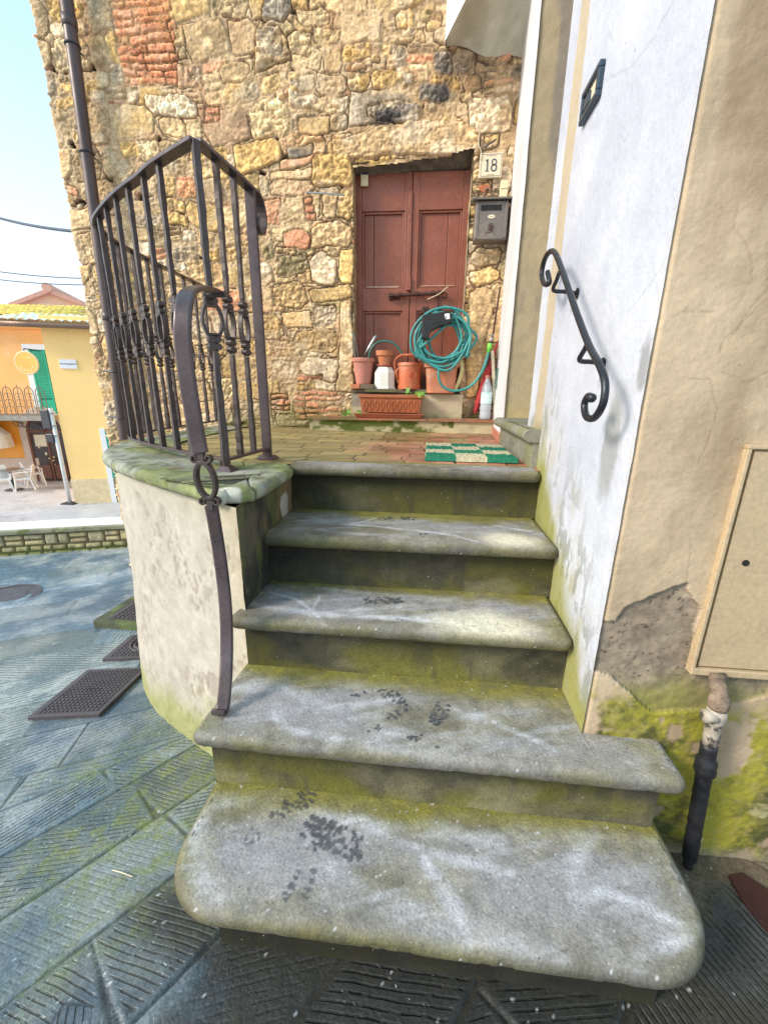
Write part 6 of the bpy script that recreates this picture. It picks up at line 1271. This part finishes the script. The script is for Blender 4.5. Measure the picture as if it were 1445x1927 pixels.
# ================================================================== PARAPET at the end of the street
def parapet():
    a, b = sg(-60, 1050), sg(225, 1030); t = thing('low_stone_parapet', 'low parapet of small squared stones with a white top edge beyond the street', 'parapet', (a + b) / 2)
    e = b - a; e[2] = 0; e /= np.linalg.norm(e); n = np.array([e[1], -e[0], 0.]); A = a - e * 1.6; Bn = b + e * 1.2; L = np.linalg.norm((Bn - A)[:2]); top = float(sg(100,1040)[2]) 
    # height from the picture
    d = ray(100, 992); ctr = (a + b) / 2; tt = ((ctr - CAM) @ n) / (d @ n); zt = (CAM + d * tt)[2]
    st = .011; U = np.arange(0, L, st); Z = np.arange(-.75, zt - .05, st); u, z = np.meshgrid(U, Z, indexing='ij'); R = random.Random(6)
    D = np.full(u.shape, -.02); ID = np.zeros(u.shape, int); k = 0; cols = []
    zc = -.8
    while zc < zt:
        h = R.choice([.07, .08, .13]); uc = 0
        while uc < L:
            w = R.uniform(.09, .2); 
            parts = [(uc, zc, uc + w, zc + h)] if h < .1 or R.random() < .5 else [(uc, zc, uc + w, zc + h / 2), (uc, zc + h / 2, uc + w, zc + h)]
            for (x0, z0, x1, z1) in parts:
                hu, hz = (x1 - x0) / 2 - .005, (z1 - z0) / 2 - .005; i0, i1 = np.searchsorted(U, [x0 - .02, x1 + .02]); j0, j1 = np.searchsorted(Z, [z0 - .02, z1 + .02])
                if i1 > i0 and j1 > j0:
                    dd = np.minimum(hu - np.abs(u[i0:i1, j0:j1] - (x0 + x1) / 2), hz - np.abs(z[i0:i1, j0:j1] - (z0 + z1) / 2)); s_ = D[i0:i1, j0:j1]; w_ = dd > s_; s_[w_] = dd[w_]; ID[i0:i1, j0:j1][w_] = k
                cols.append(R.choice([(.50,.42,.22), (.42,.37,.22), (.56,.47,.28), (.38,.30,.17)])); k += 1
            uc += w
        zc += h
    inn = sstep(-.003, .014, D); h = .03 * inn * (.7 + .6 * fbm(u * 16, z * 16, 0, 3, 901)); C = mixc((.16,.13,.07), np.array(cols)[ID], inn) * (.7 + .6 * fbm(u * 25, z * 25, 0, 3, 902))[..., None]
    C = mixc(C, (.15,.18,.04), sstep(-.36, -.5, z + .1 * (fbm(u * 5, z * 5, 0, 3, 903) - .5)) * .8)
    V = A[None, None, :] + e * u[..., None] + n * h[..., None]; V[..., 2] = z
    mesh_obj('squared_stone_face', V, grid_faces(len(U), len(Z)), MAT['wall'], t, smooth=True, col=col4(C, .9).reshape(-1, 4))
    c = (A + Bn) / 2
    MB().box((c[0] - n[0] * .12, c[1] - n[1] * .12, zt - .028), (L, .34, .05), R=rotz(math.atan2(e[1], e[0]))).build('parapet_coping', M('mossy_coping', (.30,.29,.2), .9, var=.3, vscale=8, bump=.6, col2=(.16,.17,.06), c2scale=7), t, bevel=.01)
    MB().box((c[0] - n[0] * .13, c[1] - n[1] * .13, zt - .0), (L, .28, .012), R=rotz(math.atan2(e[1], e[0]))).build('white_edge', M('white_top_stone', (.9,.9,.92), .7, var=.05, bump=.3), t, bevel=.003)  # top edge of plain white stone
    MB().box((c[0] - n[0] * .14, c[1] - n[1] * .14, (zt - 2.6) / 2 - .05), (L, .22, zt + 2.5), R=rotz(math.atan2(e[1], e[0]))).build('parapet_core', MAT['plinth'], t)
parapet()

# ================================================================== FAR HOUSES on the plaza
class Pl:
    def __init__(s, O, e): s.O = np.array([O[0], O[1], 0.]); s.e = np.array([e[0], e[1], 0.]) / math.hypot(*e); s.n = np.array([s.e[1], -s.e[0], 0.])
    def uv(s, px, py):
        d = ray(px, py); t = ((s.O - CAM) @ s.n) / (d @ s.n); p = CAM + d * t; return np.array([(p - s.O) @ s.e, p[2]])
    def pt(s, u, z, off=0.): p = s.O + s.e * u + s.n * off; return np.array([p[0], p[1], z])
    def slab(s, m, poly, o0, o1, mi=0): return m.hexa([s.pt(u, z, o0) for u, z in poly], [s.pt(u, z, o1) for u, z in poly], mi)
    def rect(s, m, u0, z0, u1, z1, o0, o1): return s.slab(m, [(u0, z0), (u1, z0), (u1, z1), (u0, z1)], o0, o1)
    @property
    def R(s): return np.stack([s.e, s.n, np.array([0, 0, 1.])], 1)
def roof(name, p, parent, u0, u1, z0, depth, rise, mat, over=.25, hip=None):
    nu = max(20, int((u1 - u0) / .03)); nv = int(depth / .07); U = np.linspace(u0, u1, nu); S = np.linspace(0, 1, nv); u, s = np.meshgrid(U, S, indexing='ij')
    h = .045 * np.abs(np.sin(u * math.pi / .21)) + .03 * (1 - (s * depth / .38) % 1) + .012 * (fbm(u * 4, s * 14, 0, 3, 950) - .5)
    off = over - s * (depth + over); P = p.O + p.e * u[..., None] + p.n * off[..., None]; P[..., 2] = z0 + s * rise * (hip(u) if hip else 1.) + h
    return mesh_obj(name, P, grid_faces(nu, nv), mat, parent, smooth=True)
def yellow_house():
    p = Pl((-10.895, 11.369), (.95, .31)); t = thing('yellow_house', 'sunlit yellow house corner with a street name plate and pale tiled roof', 'house', p.pt(.6, pz))
    u0 = p.uv(110, 780)[0]; u1 = u0 + 5.0; zt = p.uv(110, 616)[1]; zp = p.uv(160, 901)[1]
    m = MB(); p.rect(m, u0, zp, u1, zt + .3, -5, 0); m.build('wall', MAT['yellow'], t)
    m = MB(); p.rect(m, u0 - .015, pz, u1, zp, -5, .03); m.build('plinth', MAT['plinth'], t)
    roof('roof', p, t, u0 - 1.1, u1, zt + .08, 1.6, .42, MAT['roofw'], .35)
    g = MB(); zg = zt + .02; g.tube([p.pt(u, zg, .30) for u in np.linspace(u0 - .95, u1, 8)], .075, 12); g.build('gutter', MAT['gutter'], t, smooth=True)
    m = MB(); a, b = p.uv(112, 676), p.uv(147, 694); p.rect(m, a[0], b[1], b[0], a[1], 0, .03)
    s = m.build('street_name_plate', MAT['bluewhite'], None); tag(s, 'white marble street name plate on the yellow house', 'street sign')
    text_mesh('VIA VALLELUNGA', (b[0] - a[0]) * .125, p.pt((a[0] + b[0]) / 2, (a[1] + b[1]) / 2, .034), p.e, (0, 0, 1), MAT['balc'], 'plate_lettering', s, .004)
    # green shuttered doorway at the far right edge
    a = p.uv(188, 806); b = p.uv(196, 946); m = MB(); p.rect(m, a[0], pz, a[0] + .14, a[1], .0, .05); m.build('door_frame', MAT['bluewhite'], t); m = MB(); p.rect(m, a[0] + .14, pz, a[0] + 1.0, a[1] - .1, .0, .03); m.build('green_door', MAT['shutter'], t)
yellow_house()
def orange_house():
    p = Pl((-16.163, 13.945), (.986, .166)); t = thing('orange_house', 'orange house with green shutters, an iron balcony and an arched shop door', 'house', p.pt(2, pz))
    uL = -4.; uR = 5.5; ze = p.uv(40, 607)[1]; zb = p.uv(40, 780)[1]; zp = p.uv(60, 862)[1]
    m = MB(); p.rect(m, uL, zb, uR, ze + .1, -5, 0); m.build('upper_wall', MAT['orange'], t)
    m = MB(); p.rect(m, uL, zp, uR, zb, -5, -.01); m.build('lower_wall', MAT['orangelow'], t)
    m = MB(); p.rect(m, uL, pz, p.uv(80, 890)[0], zp, -5, .03); m.build('stone_plinth', MAT['pinkrim'], t)
    roof('roof', p, t, uL, uR, ze + .12, 4.6, 1.15, MAT['roofy'], .5, hip=lambda u: 1 - .8 * sstep(p.uv(0, 600)[0], p.uv(130, 600)[0], u))
    g = MB(); g.tube([p.pt(u, ze + .08, .45) for u in np.linspace(uL, uR, 6)], .08, 12); g.build('gutter', MAT['gutter'], t, smooth=True)
    m = MB(); p.rect(m, uL, ze - .22, uR, ze - .10, 0, .10); m.build('cornice', MAT['orange'], t)
    # shuttered window
    a, b = p.uv(66, 658), p.uv(92, 768); fr = MB(); u0 = p.uv(64, 700)[0]; zt_ = a[1]; zb_ = zb + .04; w = 1.15; p.rect(fr, u0 - .20, zb_, u0, zt_ + .18, 0, .04); p.rect(fr, u0, zt_, u0 + w, zt_ + .18, 0, .04); f = fr.build('window_frame', MAT['bluewhite'], t)
    for k in range(2):
        s = MB(); q0 = u0 + .03 + k * (w / 2); q1 = q0 + w / 2 - .04; p.rect(s, q0, zb_, q0 + .05, zt_, .03, .08); p.rect(s, q1 - .05, zb_, q1, zt_, .03, .08); nsl = 26
        for i in range(nsl):
            zz = zb_ + .55 + (zt_ - zb_ - .6) * i / nsl; p.rect(s, q0 + .05, zz, q1 - .05, zz + .045, .03, .07)
        p.rect(s, q0 + .05, zb_, q1 - .05, zb_ + .5, .03, .06); s.build('shutter', MAT['shutter'], t)
        s2 = MB(); p.rect(s2, q0 + .05, zb_ + .5, q1 - .05, zt_, .01, .03); s2.build('shutter_back', M('shutter_shade', (.01,.2,.13), .6), t)
    # balcony
    bl = MB(); p.rect(bl, uL, zb - .16, u0 + .72, zb + .0, .0, .85); bc = bl.build('balcony_slab', MAT['stonelt'], t)
    R = random.Random(1); n = 0
    u = u0 + .62
    rail = MB(); rail.tube([p.pt(uL, zb + .06, .8), p.pt(u0 + .68, zb + .06, .8)], .015, 6); rail.build('balcony_rail', MAT['balc'], t)
    while u > -1.6:
        k = MB(); o = .8; w = .15
        arch = [(u - w, zb + .06), (u - w, zb + .75)] + [(u - w * math.cos(a), zb + .75 + .22 * math.sin(a)) for a in np.linspace(0, math.pi, 9)] + [(u + w, zb + .06)]
        k.tube([p.pt(a, b_, o) for a, b_ in arch], .013, 6); k.tube([p.pt(u, zb + .06, o), p.pt(u, zb + 1.05, o)], .010, 6)
        for cz_, rr in ((.25, .09), (.48, .08), (.70, .075)):
            for s_ in (-1, 1): k.tube([p.pt(u + s_ * (.05 + rr * .6 * math.cos(a)), zb + cz_ + rr * math.sin(a), o) for a in np.linspace(0, 5, 10)], .009, 5)
        k.build('balcony_panel', MAT['balc'], t); u -= .36
    br = MB(); ub = p.uv(62, 795)[0]; br.tube([p.pt(ub + .3 - .45 * s_ + .1 * math.sin(s_ * 9), zb - .2 - .42 * (1 - s_) , .15 + .5 * s_) for s_ in np.linspace(0, 1, 14)], .022, 6); 
    for (du, dz) in ((-.05, -.12), (-.22, -.08)): br.tube([p.pt(ub + du + .09 * math.cos(a), zb - .2 + dz + .09 * math.sin(a), .5) for a in np.linspace(0, 5.5, 12)], .016, 6)
    br.build('balcony_bracket', MAT['balc'], t)
    # arched doorway
    c = p.uv(108, 850); uc = p.uv(106, 900)[0]; w, zs, fr = .62, p.uv(100, 812)[1], .27
    outer = [(uc - w - fr, pz + 0), (uc - w - fr, zs)] + [(uc - (w + fr) * math.cos(a), zs + (w + fr) * math.sin(a)) for a in np.linspace(0, math.pi, 20)] + [(uc + w + fr, zs), (uc + w + fr, pz)]
    inner = [(uc - w, pz + 0), (uc - w, zs)] + [(uc - w * math.cos(a), zs + w * math.sin(a)) for a in np.linspace(0, math.pi, 20)] + [(uc + w, zs), (uc + w, pz)]
    m = MB()
    for i in range(len(outer) - 1): m.hexa([p.pt(*q, .0) for q in (outer[i], outer[i + 1], inner[i + 1], inner[i])], [p.pt(*q, .07) for q in (outer[i], outer[i + 1], inner[i + 1], inner[i])])
    m.build('arch_surround', MAT['pinkrim'], t)
    m = MB(); p.slab(m, inner, .0, .02); dr = m.build('arched_door', MAT['glassd'], t)
    m = MB(); 
    for i in range(len(inner) - 1): m.tube([p.pt(*inner[i], .035), p.pt(*inner[i + 1], .035)], .045, 6)
    p.rect(m, uc - .03, pz, uc + .03, zs + w, .02, .05); p.rect(m, uc - w, zs - .04, uc + w, zs + .04, .02, .05); m.build('door_frame', MAT['doorw'], dr)
    m = MB(); p.rect(m, uc - .52, pz + .1, uc - .08, pz + .62, .02, .045); p.rect(m, uc + .08, pz + .1, uc + .52, pz + .62, .02, .045); m.build('door_panel', MAT['doorw'], dr)
    m = MB(); p.rect(m, uc - .45, zs - .55, uc - .02, zs - .12, .02, .035); m.build('notice_sheet', MAT['tile'], dr)
    m = MB(); R = random.Random(2)
    for _ in range(6):
        a, b_ = uc + R.uniform(-.4, .1), zs - .6 - R.uniform(0, .7); p.rect(m, a, b_, a + R.uniform(.03, .09), b_ + R.uniform(.03, .1), .02, .03)
    m.build('notice_sheet', MAT['cream'], dr)
    # round orange hanging sign
    c = p.uv(75, 685); q = p.pt(c[0], c[1], .6); rr = .36; s = thing('round_sign', 'round orange sign with a pale rim hanging in front of the green shutters', 'sign', q)
    RR = p.R @ rotx(math.pi / 2); MB().lathe([(0, -.03), (rr, -.03), (rr, .03), (0, .03)], q, 30, R=RR).build('sign_disc', MAT['signo'], s); MB().tube([q + RR @ np.array([rr * math.cos(a), rr * math.sin(a), 0]) for a in np.linspace(0, 6.283, 31)[:-1]], .035, 8, closed=True).build('sign_rim', MAT['cream'], s, smooth=True); MB().tube([q + np.array([0, 0, rr]), q + np.array([0, 0, rr + .1]), q + np.array([0, 0, rr + .1]) - p.n * .6], .02, 6).build('sign_bracket', MAT['poled'], s)
    m = MB()
    for a, b_ in ((-.2, -.17), (-.1, -.22), (.0, -.24), (.12, -.22), (.2, -.12), (.16, .18)): m.lathe([(0, 0), (.035, 0), (.035, .01), (0, .01)], q + p.e * a + np.array([0, 0, b_]) + p.n * .032, 10, R=RR)
    m.build('sign_dots', MAT['cream'], s)
orange_house()
def gable_house():
    p = Pl((-26, 22), (.9, .38)); t = thing('gable_house', 'faded pink house with a red tiled gable rising behind the orange house', 'house', (-26, 22, pz))
    a, c, b = p.uv(28, 579), p.uv(96, 553), p.uv(160, 577); lo = p.uv(96, 640)[1]
    m = MB(); p.slab(m, [(a[0], pz), (b[0], pz), (b[0], b[1]), (c[0], c[1]), (a[0], a[1])], -8, 0); m.build('gable_wall', MAT['pinkst'], t)
    for (q0, q1) in ((a, c), (b, c)):
        m = MB(); d = (q1 - q0); q0 = q0 - d * .06; p.slab(m, [tuple(q0), tuple(q1), (q1[0], q1[1] + .22), (q0[0], q0[1] + .22)], -8.2, .35); m.build('roof_slope', MAT['roofr'], t)
    m = MB().tube([p.pt(c[0], c[1] + .25, .4), p.pt(c[0], c[1] + .25, -8)], .25, 10); m.build('ridge_tile', MAT['roofr'], t)
gable_house()
# pole with the backs of two road signs
def pole():
    g = sz(133, 948, pz); a = thing('sign_pole', 'thin pale pole with two dark road sign boxes near its top', 'pole', g); h = Pl((g[0], g[1]), (1, .1)).uv(103, 768)[1]
    MB().tube([(g[0], g[1], pz), (g[0], g[1], h)], .055, 12).build('pole_shaft', MAT['pole'], a, smooth=True); MB().box((g[0], g[1], pz + .02), (.4, .3, .04)).build('pole_base', MAT['poled'], a, bevel=.01)
    MB().box((g[0] - .16, g[1] - .05, h - .32), (.26, .08, .55)).build('sign_box', MAT['poled'], a, bevel=.02); MB().box((g[0] - .14, g[1] - .05, h - .86), (.24, .10, .24)).build('sign_box', MAT['poled'], a, bevel=.02)
    for dz in (-.15, -.5, -.8): MB().tube([(g[0] + .07 * math.cos(k), g[1] + .07 * math.sin(k), h + dz) for k in np.linspace(0, 6.28, 12)[:-1]], .012, 6, closed=True).build('clamp', MAT['steel'], a)
pole()
# white plastic chairs, table, parasol
def chair(loc, rot, label):
    t = thing('plastic_chair', label, 'chair', (loc[0], loc[1], pz), 'white plastic chairs on the plaza'); t.rotation_euler = (0, 0, rot)
    bpy.context.view_layer.update()
    def P(m, name):
        o = m.build(name, MAT['wchair'], None, bevel=.006); o.parent = t; return o
    P(MB().box((0, 0, .42), (.46, .44, .03)), 'seat')
    bk = MB(); pts = [(-.24, .20, .43), (-.25, .27, .65), (-.20, .31, .86), (.20, .31, .86), (.25, .27, .65), (.24, .20, .43)]
    bk.hexa(pts, [(x, y + .03, z) for x, y, z in pts]); P(bk, 'backrest')
    for s in (-1, 1):
        P(MB().tube([(s * .20, -.2, .42), (s * .26, -.24, 0)], .025, 6), 'leg'); P(MB().tube([(s * .20, .2, .42), (s * .25, .3, 0)], .025, 6), 'leg'); P(MB().tube([(s * .25, .27, .66), (s * .27, -.05, .66), (s * .26, -.2, .62), (s * .23, -.2, .42)], 1, sect=[(.012, .03), (-.012, .03), (-.012, -.03), (.012, -.03)]), 'armrest')
g = sz(70, 912, pz); chair(g, 2.5, 'white plastic armchair standing alone nearest the arched door')
g = sz(50, 922, pz); chair(g, -.9, 'white plastic chair tilted towards the round table, middle one')
g = sz(8, 925, pz); chair(g, .9, 'white plastic chair left of the round table at the picture edge')
def cafe():
    g = sz(28, 922, pz); t = thing('round_cafe_table', 'small grey round cafe table among the white chairs', 'table', g); MB().lathe([(0, .70), (.38, .70), (.38, .73), (0, .73)], g, 24).build('tabletop', MAT['steel'], t); MB().lathe([(0, 0), (.28, 0), (.25, .03), (.04, .04), (.035, .70), (0, .70)], g, 16).build('table_base', MAT['poled'], t)
    g = sz(-22, 912, pz); t = thing('white_parasol', 'white parasol with a ruffled edge at the left picture edge', 'parasol', g); MB().tube([g, g + np.array([0, 0, 2.4])], .03, 8).build('parasol_pole', MAT['pole'], t)
    m = MB(); n = 28; V = [g + np.array([0, 0, 2.45])]
    for r_, dz in ((.6, 2.2), (.95, 1.8), (1.0, 1.35)):
        for k in range(n): a = 2 * math.pi * k / n; q = r_ * (1 + .05 * math.sin(k * 3)); V.append(g + np.array([q * math.cos(a), q * math.sin(a), dz]))
    F_ = [(0, 1 + k, 1 + (k + 1) % n) for k in range(n)] + [(1 + j * n + k, 1 + (j + 1) * n + k, 1 + (j + 1) * n + (k + 1) % n, 1 + j * n + (k + 1) % n) for j in range(2) for k in range(n)]; m.add(V, F_).build('parasol_canopy', MAT['bluewhite'], t)
cafe()
# overhead cables
for (a, b, ya, yb, r_, lab, sag) in (((-60,390), (150,436), 5.2, 3.6, .012, 'thick dark cable sagging from the stone house, lowest slung', .04), ((-60,502), (175,524), 9., 9., .010, 'thin overhead wire, upper of the two far ones', .05), ((-60,518), (175,536), 9., 9., .010, 'thin overhead wire, lower of the two far ones', .05)):
    A, B_ = sy_(*a, ya), sy_(*b, yb); P = [A * (1 - s) + B_ * s - np.array([0, 0, sag * 4 * s * (1 - s)]) for s in np.linspace(0, 1, 16)]; o = MB().tube(P, r_, 6).build('overhead_cable', MAT['cable'], smooth=True); tag(o, lab, 'cable')
#P2B
# ================================================================== LIGHT
w = bpy.data.worlds.new('World'); scene.world = w; w.use_nodes = True
nt = w.node_tree; bg = nt.nodes['Background']; sky = nt.nodes.new('ShaderNodeTexSky'); sky.sky_type = 'NISHITA'; sky.sun_disc = False
SD = np.array([.75, .42, -.55]); SD /= np.linalg.norm(SD)      # direction the light travels
el = math.asin(-SD[2]); az = math.atan2(-SD[0], -SD[1])          # clockwise from +Y
sky.sun_elevation = el; sky.sun_rotation = az; sky.air_density = 1.0; sky.dust_density = 2.0; sky.ozone_density = 2.0
# bright thin haze over the clear sky, thicker towards the horizon
tc = nt.nodes.new('ShaderNodeTexCoord'); sp = nt.nodes.new('ShaderNodeSeparateXYZ'); nt.links.new(tc.outputs['Generated'], sp.inputs[0])
rp = nt.nodes.new('ShaderNodeValToRGB'); nt.links.new(sp.outputs[2], rp.inputs[0]); e = rp.color_ramp.elements
e[0].position = .0; e[0].color = (6.0, 6.1, 6.1, 1); e[1].position = .75; e[1].color = (2.2, 4.6, 5.6, 1); x_ = rp.color_ramp.elements.new(.22); x_.color = (5.6, 6.1, 6.2, 1); x_ = rp.color_ramp.elements.new(.45); x_.color = (3.8, 5.4, 5.9, 1)
ad = nt.nodes.new('ShaderNodeMix'); ad.data_type = 'RGBA'; ad.blend_type = 'ADD'; ad.inputs[0].default_value = 1.; ad.clamp_result = False
nt.links.new(sky.outputs[0], ad.inputs[6]); nt.links.new(rp.outputs[0], ad.inputs[7]); nt.links.new(ad.outputs[2], bg.inputs[0]); bg.inputs[1].default_value = .136
sl = bpy.data.lights.new('sun', 'SUN'); so = bpy.data.objects.new('sun', sl); COL.objects.link(so)
sl.energy = 3.8; sl.angle = math.radians(15); sl.color = (1, .92, .80)
so.rotation_euler = Vector(-SD).to_track_quat('Z', 'Y').to_euler()
scene.view_settings.view_transform = 'Standard'; scene.view_settings.look = 'None'; scene.view_settings.exposure = 0; scene.view_settings.gamma = 1
